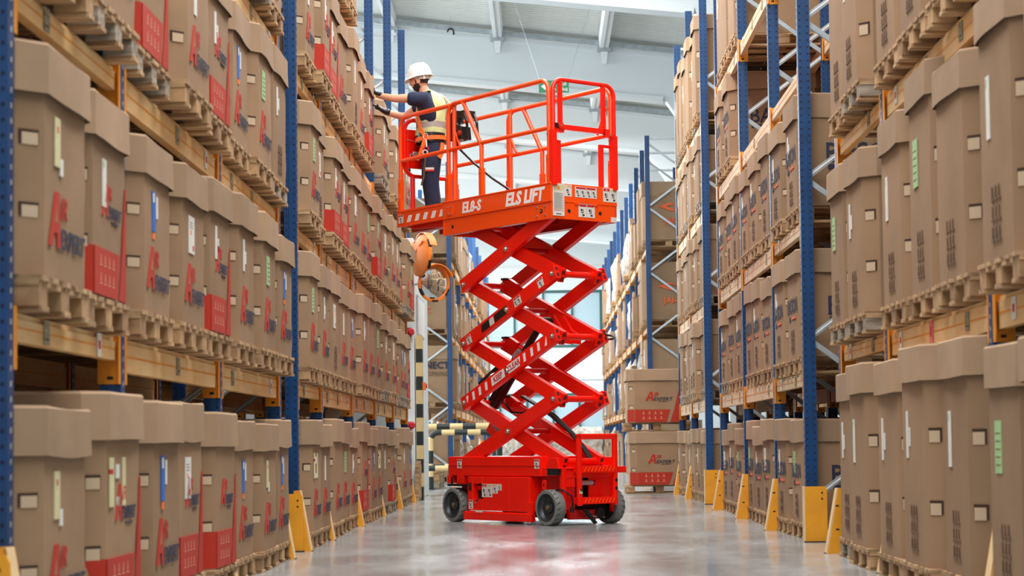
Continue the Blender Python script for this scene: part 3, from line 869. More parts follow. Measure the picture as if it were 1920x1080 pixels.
# right front rack: taller cartons
NR = 'right front rack'
row(1, XR, RY_A, 0, NR, TN[0], 'M', ['strip', 'yellow', 'green', 'white', 'strip', 'strip', 'white', 'strip'], 1.24, near, sel=lambda i, y: y > 8.0)
row(1, XR, RY_A, LV_RA[0], NR, TN[1], 'M', ['strip', None, 'white', None, 'green', 'white', 'strip', 'green'], 1.25, near, sel=lambda i, y: y > 8.0, hj=0.13)
row(1, XR, RY_A, LV_RA[1], NR, TN[2], 'M', ['strip', None], 1.32, near, sel=lambda i, y: y > 9.8)
row(1, XR, RY_A, LV_RA[2], NR, TN[3], 'P', None, 1.25, near, sel=lambda i, y: y > 9.8)
# right middle rack (17 slots)
NM = 'right middle rack'
ov = dict(over=0.0, jit=0.02)
row(1, XR, RY_B, 0, NM, TN[0], 'N', ['green', 'white', 'sheet', 'strip', 'green'], 0.93, near, **ov)
row(1, XR, RY_B, LV_RB[0], NM, TN[1], 'N', [None, 'strip', None, 'strip'], 0.97, near, **ov)
row(1, XR, RY_B, LV_RB[1], NM, TN[2], 'N', ['strip', 'white', None, 'strip'], 0.98, near, **ov)
row(1, XR, RY_B, LV_RB[2], NM, TN[3], 'N', [None], 0.98, near, sel=lambda i, y: y > 22.4, **ov)
row(1, XR, RY_B, LV_RB[3], NM, TN[4], 'P', [None, 'strip'], 1.35, near, sel=lambda i, y: y > 21.9, **ov)
ND = 'right second rack'
row(1, XR, RY_D, 0, ND, TN[0], 'M', [None, 'white'], 0.93, near, over=0.03)
row(1, XR, RY_D, LV_RB[0], ND, TN[1], 'M', [None, 'strip'], 0.97, near, over=0.03)
row(1, XR, RY_D, LV_RB[1], ND, TN[2], 'P', [None, 'strip'], 0.98, near, over=0.03)
row(1, XR, RY_D, LV_RB[2], ND, TN[3], 'P', [None, 'strip'], 0.98, near, over=0.03)
row(1, XR, RY_D, LV_RB[3], ND, TN[4], 'P', [None, 'strip'], 1.38, near, over=0.03)
# rows behind
def back_row(side, xf, ys, z, tier, name, st, sel=None, h=1.0):
    for i, (yc, W) in enumerate(slots_of(ys)):
        if sel and not sel(yc): continue
        xx = side*(xf-0.05+0.56)
        carton(xx, yc, z+0.144, -side, st, 'brown carton, %s from front, %s, %s' % (ORD[i], TN[tier], name), 'cartons on the '+name, h=h, wy=min(W-0.02, 0.86), slots=False)
        pallet(xx, yc, z, 3, '', name)
BYR = [13.9, 16.7, 19.5, 22.3, 25.1, 27.9, 30.7]
for tr, z in ((0, 0), (1, LV_RB[0]), (2, LV_RB[1])):
    back_row(1, XR+1.30, BYR, z, tr, 'row behind the right racks', 'P', sel=lambda y: y > 15)
back_row(1, XR+1.30, BYR, LV_RB[2], 3, 'row behind the right racks', 'N', sel=lambda y: y > 18)
back_row(1, XR+1.30, BYR, LV_RB[3], 4, 'row behind the right racks', 'N', sel=lambda y: y > 20)
BYL = [7.5, 10.3, 13.1, 15.9, 18.7, 21.5, 24.3, 27.1]
for tr, z in ((1, LV_L[0]), (2, LV_L[1])):
    back_row(-1, XL+1.30, BYL, z, tr, 'row behind the left racks', 'P', sel=lambda y: y < 20 if tr == 2 else True)
back_row(-1, XL+1.30, BYL, 0, 0, 'row behind the left racks', 'P', sel=lambda y: y < 14, h=0.8)

# far racks: cartons, shrink-wrapped loads
def wrapped_mesh(seed):
    rnd = random.Random(seed); mb = MB(); n = 10; lv = 7; vs = []
    for j in range(lv+1):
        z = j/lv
        for i in range(4*n):
            s_, f = divmod(i, n); f /= n
            c = [(-1, -1), (1, -1), (1, 1), (-1, 1)]; a = c[s_]; b_ = c[(s_+1) % 4]
            x = a[0]+(b_[0]-a[0])*f; y = a[1]+(b_[1]-a[1])*f
            r = 1+0.05*sin(7*z+seed+3*f)+rnd.uniform(-0.05, 0.03)-(0.12 if j == lv else 0)
            rr = 1-0.10*(abs(x*y))**3
            vs.append((x*0.53*r*rr, y*0.41*r*rr, z*(1+0.06*sin(seed+i*0.5)*(j == lv))))
    fs = []
    for j in range(lv):
        for i in range(4*n):
            k = j*4*n+i; k2 = j*4*n+(i+1) % (4*n); fs.append((k, k2, k2+4*n, k+4*n))
    fs.append(tuple(lv*4*n+i for i in range(4*n)))
    mb.add(vs, fs, 'wrap'); return finish(mb.mesh('wrapped_load', smooth=True))
WR = [wrapped_mesh(s) for s in range(4)]
plainb = []
for s in range(3):
    mb = MB(); mb.add([tuple(v.co) for v in BODY[s].vertices], [tuple(p.vertices) for p in BODY[s].polygons], 'card')
    mb.box((-CX/2+0.01, -CY/2+0.01, CZ-0.01), (CX/2-0.01, CY/2-0.01, CZ), 'lid')
    if s == 1:
        mb.box((-CX/2-0.02, -CY/2, CZ-0.2), (CX/2+0.02, CY/2+0.02, CZ+0.02), 'lid')
    if s == 2:
        mb.box((XO-0.003, -0.1, 0.5), (XO, 0.1, 0.75), 'offwhite')
    plainb.append(mb.mesh('far_carton'))
def far_row(side, xf, ys, z, tier, name, h, sel=None, pw=0.35):
    for i, (yc, W) in enumerate(slots_of(ys)):
        if sel and not sel(i, yc): continue
        if random.random() < 0.12 and yc > ys[2]: continue
        xx = side*(xf-0.03+0.56+random.uniform(-0.07, 0.07))
        wr = random.random() < (pw if yc > ys[1] else 0)
        hh = h*random.uniform(0.6, 1.0)
        if yc < ys[1]: hh = h
        where = '%s from front, %s, %s' % (ORD[i], TN[tier], name)
        if wr:
            o = link('wrapped_load', random.choice(WR), None); o.scale = (1, W/0.84, hh); nm = 'shrink-wrapped load, '+where
        else:
            o = link('far_carton', random.choice(plainb), None); o.scale = (1, W/0.88, hh/CZ*0.97); nm = 'brown carton, '+where
        o.location = (xx, yc, z+0.146)
        if side < 0: o.rotation_euler = (0, 0, pi)
        tag(o, nm, 'load' if wr else 'carton', 'goods on the '+name)
        pallet(xx, yc, z, 3, '', name)
for tr, z in enumerate([0]+LV_C):
    far_row(-1, XL, LY_C, z, tr, 'left far rack', 1.28 if tr else 1.1, sel=lambda i, y: y < 73)
    far_row(1, XR, RY_C, z, tr, 'right far rack', 1.28 if tr else 1.2, sel=lambda i, y: y < 73)

for nm_, lst in FARP.items():
    mb = MB()
    for x, y, z, sy in lst:
        for m_ in range(5): mb.box((x-PX/2, y-0.42+m_*0.175*1.0, z+0.122), (x+PX/2, y-0.42+m_*0.175+0.13, z+0.144), 'wood')
        for bx in BX:
            mb.box((x+bx-0.07, y-0.42, z+0.100), (x+bx+0.07, y+0.42, z+0.122), 'wood')
            for by in BY: mb.box((x+bx-0.07, y+by-0.065, z+0.022), (x+bx+0.07, y+by+0.065, z+0.100), 'wood2')
        for by in BY: mb.box((x-PX/2, y+by-0.05, z), (x+PX/2, y+by+0.05, z+0.022), 'wood')
    o = stuff(mb.build('wooden_pallets')); tag(o, 'wooden pallets under the loads of the '+nm_, 'pallets')
# end-face prints on the far racks' first cartons
def endprint(name, parts, parent_loc):
    mb = MB()
    for s, sz, fat, m, dx, dz in parts:
        merge_into(mb, text_mesh(s, m, sz, fat=fat, depth=0.003), (dx, 0, dz), (1, 0, 0), (0, 0, 1), m)
    return mb
def printed_on(nm_label, mb, loc):
    # find the carton it is printed on and make the print its part
    host = [o for o in bpy.data.objects if o.get('label') == nm_label][0]
    mw = Matrix.LocRotScale(host.location, host.rotation_euler, host.scale)
    me = finish(mb.mesh('printed_wordmark')); o = link('printed_wordmark', me, host)
    o.matrix_local = mw.inverted() @ Matrix.Translation(loc)
for tr in (2, 3):
    host = [o for o in bpy.data.objects if o.get('label') == 'brown carton, first from front, %s, right far rack' % TN[tr]]
    for h_ in host:
        mb = endprint('p', [('JAI-C', 0.13, 0.03, 'inkorange', 0.1, 0.35)], None)
        mb.prism([(-0.25, 0.70), (0.0, 0.80), (0.28, 0.72), (0.05, 0.755), (-0.05, 0.72), (0.10, 0.66), (0.28, 0.62), (0.02, 0.63), (-0.15, 0.70)], 1, -0.002, 0.002, 'inkorange')
        printed_on(h_['label'], mb, (h_.location.x, h_.location.y-h_.scale.y*(CY/2+0.03), h_.location.z))
for h_ in [o for o in bpy.data.objects if o.get('label') == 'brown carton, first from front, first shelf, left far rack']:
    mb = endprint('p', [('NECT', 0.15, 0.04, 'inknavy', 0.12, 0.75), ('SPRING', 0.10, 0.01, 'inkbrown', 0.16, 0.58)], None)
    printed_on(h_['label'], mb, (h_.location.x, h_.location.y-h_.scale.y*(CY/2+0.03), h_.location.z))
for h_ in [o for o in bpy.data.objects if o.get('label') == 'brown carton, first from front, second shelf, left far rack']:
    mb = endprint('p', [('JAI-C', 0.13, 0.03, 'inkorange', -0.1, 0.35)], None)
    printed_on(h_['label'], mb, (h_.location.x, h_.location.y-h_.scale.y*(CY/2+0.03), h_.location.z))

# two logo cartons stacked on the floor at the end of the right middle rack (print faces the camera)
for k, (z, lbl) in enumerate(((0.0, 'lower'), (1.055, 'upper'))):
    xx, yy = 1.92+0.03*(1-k), 32.9
    t = carton(xx, yy, z+0.144, 1, 'B', 'red-banded logo carton, %s of the two stacked on the floor' % lbl, 'stacked logo cartons on the floor', h=0.90, wy=0.99, slots=False, depth=1.0)
    t.rotation_euler = (0, 0, pi/2); 
    for zz in (0.27, 0.60):
        o = link('corner_slot', SLOT, t); o.location = (-CX/2+CH/2, CY/2-CH/2, zz); o.rotation_euler = (0, 0, pi/4)
    p = pallet(xx, yy, z, 1, 'wooden pallet under the %s stacked logo carton' % lbl, 'pallets of the stacked logo cartons')
    p.rotation_euler = (0, 0, 0)
# loose timber and wrapped goods on the floor
for i, (x, y) in enumerate(((-2.6, 37.8), (-2.6, 38.9))):
    for k in range(3):
        pallet(x, y, 0.145*k, 2, '%s empty pallet from the floor, %s stack behind the barrier' % (ORD[k], ['front', 'rear'][i]), 'empty pallets behind the barrier')
for i, (x, y, s_, hh) in enumerate(((0.6, 72, 1.0, 0.9), (1.5, 66, 1.1, 1.2), (-0.6, 74, 1.2, 0.8), (-1.2, 70, 1.0, 1.2))):
    o = link('wrapped_bundle', WR[i], None); o.location = (x, y, 0.146); o.scale = (s_, s_, hh)
    tag(o, '%s white wrapped bundle on the floor at the far end' % ORD[i], 'bundle', 'wrapped bundles at the far end')
    pallet(x, y, 0, 2, 'pallet under %s white wrapped bundle at the far end' % ORD[i], 'pallets at the far end')
# ================================================================== scissor lift
# local frame: X across the machine (0..0.9), Y along it away from the ladder end (0..2), origin shifted to the centre
LIFT_N = Vector((0.1145, 20.2, 0)); LA = radians(38)
off = Matrix.Rotation(LA, 3, 'Z') @ Vector((0.45, 1.0, 0))
LT = thing('scissor_lift', 'orange-red electric scissor lift raised in the middle of the aisle, worker on its platform', 'lift', LIFT_N+off, LA)
LO = Vector((-0.45, -1.0, 0))
def lb(mb, name, parent=None, smooth=False, bevel=0.0):
    if parent is None:
        return mb.build(name, LT, smooth, bevel, LO)
    return mb.build(name, parent, smooth, bevel)
def sub(me_or_mb, name, parent, smooth=False):
    return me_or_mb.build(name, parent, smooth)

# --- chassis
mb = MB()
mb.box((0.04, 0.296, 0.515), (0.86, 2.0, 0.73), 'red')
body = lb(mb, 'chassis_tray', bevel=0.012)
mb = MB()
mb.box((0.035, 0.30, 0.625), (0.040, 2.0, 0.632), 'reddark')
mb.box((0.03, 1.93, 0.43), (0.86, 2.005, 0.52), 'red')
sub(mb, 'tray_lip', body)
mb = MB()
mb.box((0.06, 0.06, 0.52), (0.84, 0.32, 0.61), 'red'); mb.box((0.06, 0.0, 0.595), (0.84, 0.30, 0.612), 'red')
lb(mb, 'front_deck', bevel=0.006)
mb = MB()
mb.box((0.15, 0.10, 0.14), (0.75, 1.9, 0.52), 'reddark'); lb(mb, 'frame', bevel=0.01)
mb = MB()
mb.box((0.02, 0.47, 0.135), (0.16, 0.83, 0.51), 'red'); mb.box((0.02, 0.83, 0.135), (0.16, 1.32, 0.51), 'red'); mb.box((0.02, 1.50, 0.135), (0.16, 1.60, 0.51), 'red')
mb.box((0.02, 1.32, 0.43), (0.16, 1.5, 0.51), 'red'); mb.box((0.02, 1.32, 0.135), (0.16, 1.50, 0.26), 'red')
mb.box((0.09, 1.32, 0.26), (0.16, 1.50, 0.43), 'dark')
cab = lb(mb, 'side_cabinet', bevel=0.008)
mb = MB(); mb.lathe([(0.028, 0), (0.030, 0.012), (0.022, 0.03)], (0.085, 1.44, 0.385), (-1, 0, 0), 'red', 14); sub(mb, 'stop_button', cab, True)
mb = MB(); mb.lathe([(0.018, 0), (0.018, 0.02)], (0.09, 1.36, 0.40), (-1, 0, 0), 'conn', 10); mb.lathe([(0.018, 0), (0.018, 0.02)], (0.09, 1.36, 0.34), (-1, 0, 0), 'conn', 10); sub(mb, 'cable_plug', cab)
mb = MB(); mb.tube([(0.07, 1.36, 0.29), (0.03, 1.40, 0.27), (0.012, 1.43, 0.235)], 0.008, 'black', 8); mb.tube([(0.012, 1.43, 0.235), (0.008, 1.44, 0.215)], 0.009, 'chrome', 8); sub(mb, 'key_lever', cab)
mb = MB()
for k, (y, z) in enumerate(((1.53, 0.40), (1.56, 0.40))):
    mb.prism([(y-0.012, z-0.04), (y+0.004, z-0.05), (y+0.014, z+0.03), (y+0.002, z+0.045)], 0, 0.012, 0.022, 'dark')
sub(mb, 'slot', cab)
# lower guard (pothole plate)
mb = MB()
mb.prism([(0.0, 0.03), (0.0, 0.115), (0.05, 0.13), (0.07, 0.03)], 1, 0.42, 1.66, 'red')
mb.box((0.01, 0.42, 0.03), (0.05, 0.50, 0.24), 'red')
mb.box((0.0, 0.43, 0.012), (0.04, 0.52, 0.03), 'galv')
lb(mb, 'pothole_guard', bevel=0.004)
mb = MB(); mb.box((-0.004, 1.30, 0.115), (0.002, 1.42, 0.135), 'offwhite'); lb(mb, 'guard_plate_label')
# far side guard
mb = MB(); mb.box((0.84, 0.42, 0.03), (0.90, 1.6, 0.5), 'red'); lb(mb, 'far_cabinet')
# steering / end structure
mb = MB()
mb.box((0.10, 0.0, 0.13), (0.155, 0.05, 0.60), 'red')
mb.box((0.78, 0.0, 0.13), (0.83, 0.05, 0.60), 'red')
mb.box((0.16, 0.03, 0.40), (0.30, 0.05, 0.60), 'red'); mb.box((0.155, 0.02, 0.50), (0.80, 0.05, 0.60), 'red')
mb.box((0.16, 0.035, 0.16), (0.30, 0.05, 0.40), 'reddark')
mb.box((0.48, 0.02, 0.22), (0.80, 0.05, 0.50), 'red')
mb.box((0.16, 0.10, 0.14), (0.78, 0.13, 0.52), 'dark')
mb.box((0.20, 0.0, 0.06), (0.62, 0.06, 0.16), 'reddark')
lb(mb, 'end_frame', bevel=0.006)
mb = MB(); mb.box((0.83, -0.02, 0.545), (0.97, 0.10, 0.615), 'red'); lb(mb, 'corner_lug', bevel=0.006)
mb = MB(); mb.prism([(0.20, 0.38), (0.26, 0.38), (0.26, 0.46), (0.245, 0.48), (0.215, 0.48), (0.20, 0.46)], 0, 0.03, 0.045, 'red')
mb.lathe([(0.012, 0), (0.012, 0.003)], (0.03, 0.23, 0.43), (-1, 0, 0), 'dark', 10); lb(mb, 'tie_down_eye')
mb = MB(); mb.box((0.055, 0.03, 0.53), (0.12, 0.20, 0.60), 'dark'); lb(mb, 'fork_pocket')
mb = MB()
mb.lathe([(0.028, 0), (0.028, 0.16)], (0.36, 0.02, 0.445), (1, 0, 0), 'galv', 12)
mb.lathe([(0.03, 0), (0.03, 0.03)], (0.53, 0.02, 0.445), (1, 0, 0), 'redlab', 12)
lb(mb, 'steering_cylinder', smooth=True)
mb = MB()
mb.lathe([(0.06, 0), (0.06, 0.02)], (0.60, 0.0, 0.12), (0, -1, 0), 'dark', 16); mb.tube([(0.40, -0.01, 0.10), (0.66, -0.01, 0.075)], 0.010, 'chrome', 8)
lb(mb, 'tie_rod')
mb = MB(); mb.prism([(0.30, 0.17), (0.36, 0.17), (0.50, 0.02), (0.46, 0.01)], 1, -0.09, -0.07, 'black'); lb(mb, 'earth_strap')
mb = MB(); mb.tube([(0.06, 0.08, 0.36), (0.08, 0.03, 0.385), (0.10, -0.02, 0.37), (0.14, -0.05, 0.33), (0.17, -0.06, 0.31), (0.18, -0.07, 0.24), (0.17, -0.07, 0.17)], 0.009, 'black', 8)
mb.lathe([(0.022, 0), (0.022, 0.05)], (0.17, -0.07, 0.19), (0, 0, -1), 'black', 10); lb(mb, 'charger_cable', smooth=True)
# ladder
mb = MB()
for x in (0.203, 0.692): mb.box((x, -0.145, 0.205), (x+0.055, -0.095, 0.965), 'red')
mb.box((0.203, -0.145, 0.905), (0.747, -0.095, 0.965), 'red')
lad = lb(mb, 'ladder_frame', bevel=0.014)
for z0, z1 in ((0.555, 0.625), (0.225, 0.295)):
    mb = MB(); mb.box((0.25, -0.16, z0), (0.70, 0.0, z1), 'red')
    for k in range(9):
        mb.bar((0.27+k*0.048, -0.162, z0+0.012), (0.30+k*0.048, -0.162, z1-0.012), 0.006, 0.008, 'redrail', (0, 1, 0))
    sub(mb, 'step', lad)
mb = MB()
for x, z in ((0.72, 0.385), (0.72, 0.47), (0.235, 0.37)): mb.lathe([(0.018, 0), (0.018, 0.003)], (x, -0.146, z), (0, -1, 0), 'dark', 12)
sub(mb, 'lightening_hole', lad)
mb = MB(); mb.box((0.212, -0.149, 0.335), (0.25, -0.145, 0.375), 'yellowlab'); sub(mb, 'rating_plate', lad)
# brackets under the tray near the rear wheel
mb = MB(); mb.box((0.03, 1.70, 0.42), (0.10, 1.82, 0.52), 'red'); mb.tube([(0.02, 1.90, 0.42), (0.02, 1.90, 0.50)], 0.012, 'black', 8); mb.box((-0.01, 1.60, 0.40), (0.12, 1.95, 0.425), 'black'); lb(mb, 'rear_bracket')
# --- wheels
def wheel(name, x, y, sx):
    mb = MB(); r, wdt = 0.19, 0.125
    prof = [(0.150, 0), (0.182, 0.0), (0.190, 0.012), (0.190, wdt-0.012), (0.182, wdt), (0.15, wdt)]
    mb.lathe(prof, (x, y, r), (sx, 0, 0), 'tyre', 40, cap=False)
    wh = lb(mb, name, smooth=True)
    mb = MB()
    mb.lathe([(0.152, wdt-0.002), (0.140, wdt-0.004), (0.132, wdt-0.035), (0.118, wdt-0.050), (0.06, wdt-0.055), (0.052, wdt-0.035), (0.03, wdt-0.03), (0.0, wdt-0.03)], (x, y, r), (sx, 0, 0), 'rim', 36, cap=False)
    mb.lathe([(0.0, 0.01), (0.152, 0.01)], (x, y, r), (sx, 0, 0), 'rim', 36, cap=False)
    sub(mb, 'rim', wh, True)
    mb = MB(); mb.lathe([(0.028, wdt-0.04), (0.028, wdt-0.012), (0.018, wdt-0.006), (0.0, wdt-0.006)], (x, y, r), (sx, 0, 0), 'hub', 6, cap=False); sub(mb, 'hub_nut', wh)
    mb = MB()
    for k in range(20):
        a = 2*pi*k/20; a2 = a+0.10
        p = Vector((x+sx*(wdt*0.62), y+0.1905*cos(a), r+0.1905*sin(a))); q = Vector((x+sx*wdt*0.97, y+0.1905*cos(a2), r+0.1905*sin(a2)))
        mb.bar(p, q, 0.006, 0.003, 'dark', (0, cos(a), sin(a)))
    sub(mb, 'tread_groove', wh)
wheel('wheel', 0.105, 0.134, -1); wheel('wheel', 0.105, 1.85, -1)
wheel('wheel', 0.795, 0.134, 1); wheel('wheel', 0.795, 1.85, 1)
mb = MB(); mb.bar((0.2, 0.134, 0.19), (0.7, 0.134, 0.19), 0.06, 0.06, 'reddark'); mb.bar((0.2, 1.85, 0.19), (0.7, 1.85, 0.19), 0.06, 0.06, 'reddark'); lb(mb, 'axle')

# --- scissor stack
S0, S1 = 0.099, 1.71
Z = [0.672+0.665*k for k in range(5)]
AH = 0.150
def arm(p, q, x0, x1, name='scissor_arm', m='red'):
    (ya, za), (yb, zb) = p, q
    d = Vector((0, yb-ya, zb-za)).normalized(); n = Vector((0, -d.z, d.y))
    a = Vector((0, ya, za))-d*0.055; b_ = Vector((0, yb, zb))+d*0.055
    mb = MB()
    xm = (x0+x1)/2; W = x1-x0
    mb.bar((xm, a.y, a.z), (xm, b_.y, b_.z), W, AH, m, n)
    # end caps with a cross web: two dark pockets
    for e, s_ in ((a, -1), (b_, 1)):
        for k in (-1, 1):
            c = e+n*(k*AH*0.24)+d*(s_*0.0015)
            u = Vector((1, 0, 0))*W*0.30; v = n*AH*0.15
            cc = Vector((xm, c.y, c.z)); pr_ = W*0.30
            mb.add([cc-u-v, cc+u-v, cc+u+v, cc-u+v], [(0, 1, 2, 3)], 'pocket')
            mb.bar(cc-u-v*1.0+Vector((0,0,0)), cc+u-v*1.0, 0.006, 0.006, 'red', (0, 0, 1))
    return lb(mb, name, bevel=0.004)
def pin(y, z, x, r=0.026, s=-1, parent=None):
    mb = MB(); mb.lathe([(r*1.5, 0), (r*1.5, 0.006), (r, 0.008), (r, 0.02), (r*0.8, 0.026), (0, 0.026)], (x, y, z), (s, 0, 0), 'chrome', 20, cap=False)
    return mb
arms = {}
for k in range(4):
    zl, zh = Z[k], Z[k+1]
    # '/' arms in the photo run from the far low pin to the near high pin, on the outside
    a1 = arm((S1, zl), (S0, zh), 0.07, 0.135)
    a2 = arm((S1, zh), (S0, zl), 0.145, 0.21)
    a3 = arm((S1, zl), (S0, zh), 0.715, 0.78)
    a4 = arm((S1, zh), (S0, zl), 0.64, 0.705)
    arms[k] = a1
    for (y, z) in ((S1, zl), (S0, zh), ((S0+S1)/2, (zl+zh)/2)):
        if k == 3 and y == S0: continue
        m_ = pin(y, z, 0.07, 0.020 if y != (S0+S1)/2 else 0.023)
        sub(m_, 'pivot_bolt', a1, True)
    sub(pin((S0+S1)/2, (zl+zh)/2, 0.78, 0.023, 1), 'pivot_bolt', a3, True)
for k in range(0, 5):
    for y in (S0, S1):
        mb = MB(); mb.tube([(0.20, y, Z[k]), (0.65, y, Z[k])], 0.034, 'red', 14)
        for x in (0.235, 0.615): mb.lathe([(0.045, -0.012), (0.045, 0.012)], (x, y, Z[k]), (1, 0, 0), 'red', 14)
        lb(mb, 'cross_tube', smooth=True)
for k in range(4):
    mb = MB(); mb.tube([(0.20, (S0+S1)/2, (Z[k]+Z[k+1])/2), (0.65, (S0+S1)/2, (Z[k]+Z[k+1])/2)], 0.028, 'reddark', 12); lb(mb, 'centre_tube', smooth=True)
# base mounting brackets for the lowest pins
mb = MB()
for x in (0.05, 0.785): mb.prism([(0.0, 0.60), (0.22, 0.60), (0.17, 0.715), (0.03, 0.715)], 0, x, x+0.03, 'red')
lb(mb, 'arm_bracket', bevel=0.004)
# small far-side hinge plates at the left pins
for k in (1, 2, 3):
    mb = MB()
    mb.prism([(S1-0.36, Z[k]+0.0), (S1-0.20, Z[k]+0.075), (S1-0.13, Z[k]+0.06), (S1-0.12, Z[k]-0.03), (S1-0.30, Z[k]-0.06)], 0, 0.55, 0.60, 'red')
    mb.box((0.50, S1-0.20, Z[k]+0.055), (0.62, S1-0.13, Z[k]+0.080), 'black')
    lb(mb, 'hinge_plate')
mb = MB(); mb.prism([(1.45, 1.10), (1.25, 0.94), (1.36, 0.93), (1.52, 1.02)], 0, 0.225, 0.245, 'red'); lb(mb, 'gusset_plate')
# upper cylinder bracket and hoses
mb = MB()
mb.prism([(0.62, 2.06), (0.60, 2.22), (0.50, 2.26), (0.36, 2.10), (0.22, 2.03), (0.22, 1.93), (0.50, 1.97)], 0, 0.40, 0.43, 'red')
mb.prism([(0.62, 2.06), (0.60, 2.22), (0.50, 2.26), (0.36, 2.10), (0.22, 2.03), (0.22, 1.93), (0.50, 1.97)], 0, 0.53, 0.56, 'red')
br = lb(mb, 'cylinder_bracket', bevel=0.004)
mb = MB(); mb.tube([(0.26, 0.55, 2.19), (0.42, 0.55, 2.19)], 0.048, 'black', 18); sub(mb, 'cross_shaft', br, True)
mb = MB(); mb.tube([(0.42, 1.62, 1.30), (0.42, 1.13, 1.80)], 0.062, 'black', 20); cyl = lb(mb, 'hydraulic_cylinder', smooth=True)
mb = MB(); mb.tube([(0.42, 1.13, 1.80), (0.42, 0.72, 2.20)], 0.040, 'black', 18); sub(mb, 'piston_rod', cyl, True)
mb = MB(); mb.tube([(0.34, 1.60, 1.36), (0.34, 1.14, 1.83)], 0.016, 'black', 10); mb.tube([(0.34, 1.14, 1.83), (0.35, 1.05, 1.90)], 0.03, 'galv', 10); sub(mb, 'oil_pipe', cyl, True)
mb = MB()
for k in range(4):
    o_ = 0.02*k
    mb.tube([(0.30+o_, 1.70, 1.42-o_), (0.28, 1.66+o_, 1.56), (0.28+o_, 1.50, 1.66+o_), (0.31, 1.36, 1.70+o_), (0.33, 1.26, 1.80)], 0.010, 'rubberhose', 7)
lb(mb, 'hydraulic_hoses', smooth=True)
mb = MB()
for k in range(3):
    o_ = 0.022*k
    mb.tube([(0.56+o_, 1.30, 1.40), (0.56+o_, 1.0, 1.28), (0.56+o_, 0.75, 1.16+0.01*k), (0.57+o_, 0.45, 0.98), (0.57+o_, 0.22, 0.80), (0.58+o_, 0.15, 0.70)], 0.014, 'rubberhose', 8)
lb(mb, 'cable_bundle', smooth=True)
mb = MB(); mb.tube([(0.56, 1.62, 1.34), (0.50, 1.4, 1.22), (0.50, 1.2, 1.21), (0.56, 0.95, 1.30)], 0.013, 'rubberhose', 8)
mb.tube([(0.74, 0.30, 2.03), (0.77, 0.12, 1.98), (0.80, -0.02, 1.985), (0.80, -0.06, 2.0), (0.78, -0.02, 2.02), (0.74, 0.12, 2.04)], 0.012, 'rubberhose', 8)
lb(mb, 'loose_hose', smooth=True)

# --- platform
mb = MB(); mb.box((0.0, 0.0, 3.245), (0.9, 0.012, 3.425), 'redrail'); mb.box((0.0, 1.985, 3.245), (0.9, 2.0, 3.425), 'redrail')
mb.box((0.008, 0.0, 3.245), (0.022, 2.0, 3.425), 'redrail'); mb.box((0.878, 0.0, 3.245), (0.892, 2.0, 3.425), 'redrail')
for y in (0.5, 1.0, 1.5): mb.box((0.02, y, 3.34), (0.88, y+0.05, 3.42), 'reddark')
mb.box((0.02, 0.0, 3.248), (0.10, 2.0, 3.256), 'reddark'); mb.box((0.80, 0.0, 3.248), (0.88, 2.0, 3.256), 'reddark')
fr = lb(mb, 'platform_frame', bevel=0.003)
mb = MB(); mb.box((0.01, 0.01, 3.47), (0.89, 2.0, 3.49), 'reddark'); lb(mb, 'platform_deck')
mb = MB()
mb.box((-0.006, 0.0, 3.425), (0.014, 2.0, 3.625), 'redrail'); mb.box((0.886, 0.0, 3.425), (0.906, 2.0, 3.625), 'redrail'); mb.box((0.0, -0.006, 3.425), (0.9, 0.014, 3.625), 'redrail')
mb.box((-0.012, 0.0, 3.612), (0.03, 2.0, 3.628), 'redrail')
tb = lb(mb, 'toe_board', bevel=0.004)
# extension deck
mb = MB()
mb.box((0.03, 1.9, 3.44), (0.045, 2.97, 3.625), 'redrail'); mb.box((0.855, 1.9, 3.44), (0.87, 2.97, 3.625), 'redrail'); mb.box((0.03, 2.955, 3.44), (0.87, 2.97, 3.625), 'redrail')
mb.box((0.022, 1.9, 3.60), (0.06, 2.975, 3.628), 'redrail'); mb.box((0.022, 1.9, 3.435), (0.07, 2.975, 3.452), 'redrail'); mb.box((0.022, 2.90, 3.44), (0.045, 2.975, 3.62), 'redrail')
ex = lb(mb, 'extension_deck', bevel=0.003)
mb = MB(); mb.box((0.045, 1.9, 3.455), (0.855, 2.955, 3.472), 'galv'); sub(mb, 'deck_plate', ex)
mb = MB(); mb.box((0.2, 2.0, 3.38), (0.3, 2.93, 3.455), 'reddark'); mb.box((0.6, 2.0, 3.38), (0.7, 2.93, 3.455), 'reddark'); mb.prism([(2.0, 3.455), (2.93, 3.455), (2.75, 3.40), (2.0, 3.36)], 0, 0.10, 0.13, 'red'); sub(mb, 'deck_runner', ex)
mb = MB()
for k in range(6):
    y = 2.78-k*0.165
    mb.prism([(y, 3.475), (y-0.075, 3.475), (y-0.115, 3.555), (y-0.04, 3.555)], 0, 0.0265, 0.0295, 'white')
sub(mb, 'white_stripe', ex)
# bolted joint plate and bolts
mb = MB(); mb.box((-0.012, 1.80, 3.46), (-0.006, 1.90, 3.575), 'redrail')
for y in (1.82, 1.88):
    for z in (3.48, 3.555): mb.lathe([(0.009, 0), (0.009, 0.008)], (-0.012, y, z), (-1, 0, 0), 'chrome', 8)
sub(mb, 'joint_plate', tb)
mb = MB()
for y, z in ((0.26, 3.385), (0.12, 3.385), (0.26, 3.29), (0.12, 3.29)): mb.lathe([(0.011, 0), (0.011, 0.012)], (0.008, y, z), (-1, 0, 0), 'chrome', 8)
mb.lathe([(0.024, 0), (0.024, 0.004)], (0.008, 0.19, 3.34), (-1, 0, 0), 'dark', 14); mb.lathe([(0.013, 0.004), (0.013, 0.010)], (0.008, 0.19, 3.34), (-1, 0, 0), 'chrome', 10)
mb.lathe([(0.02, 0), (0.02, 0.003)], (0.008, 1.82, 3.33), (-1, 0, 0), 'dark', 14)
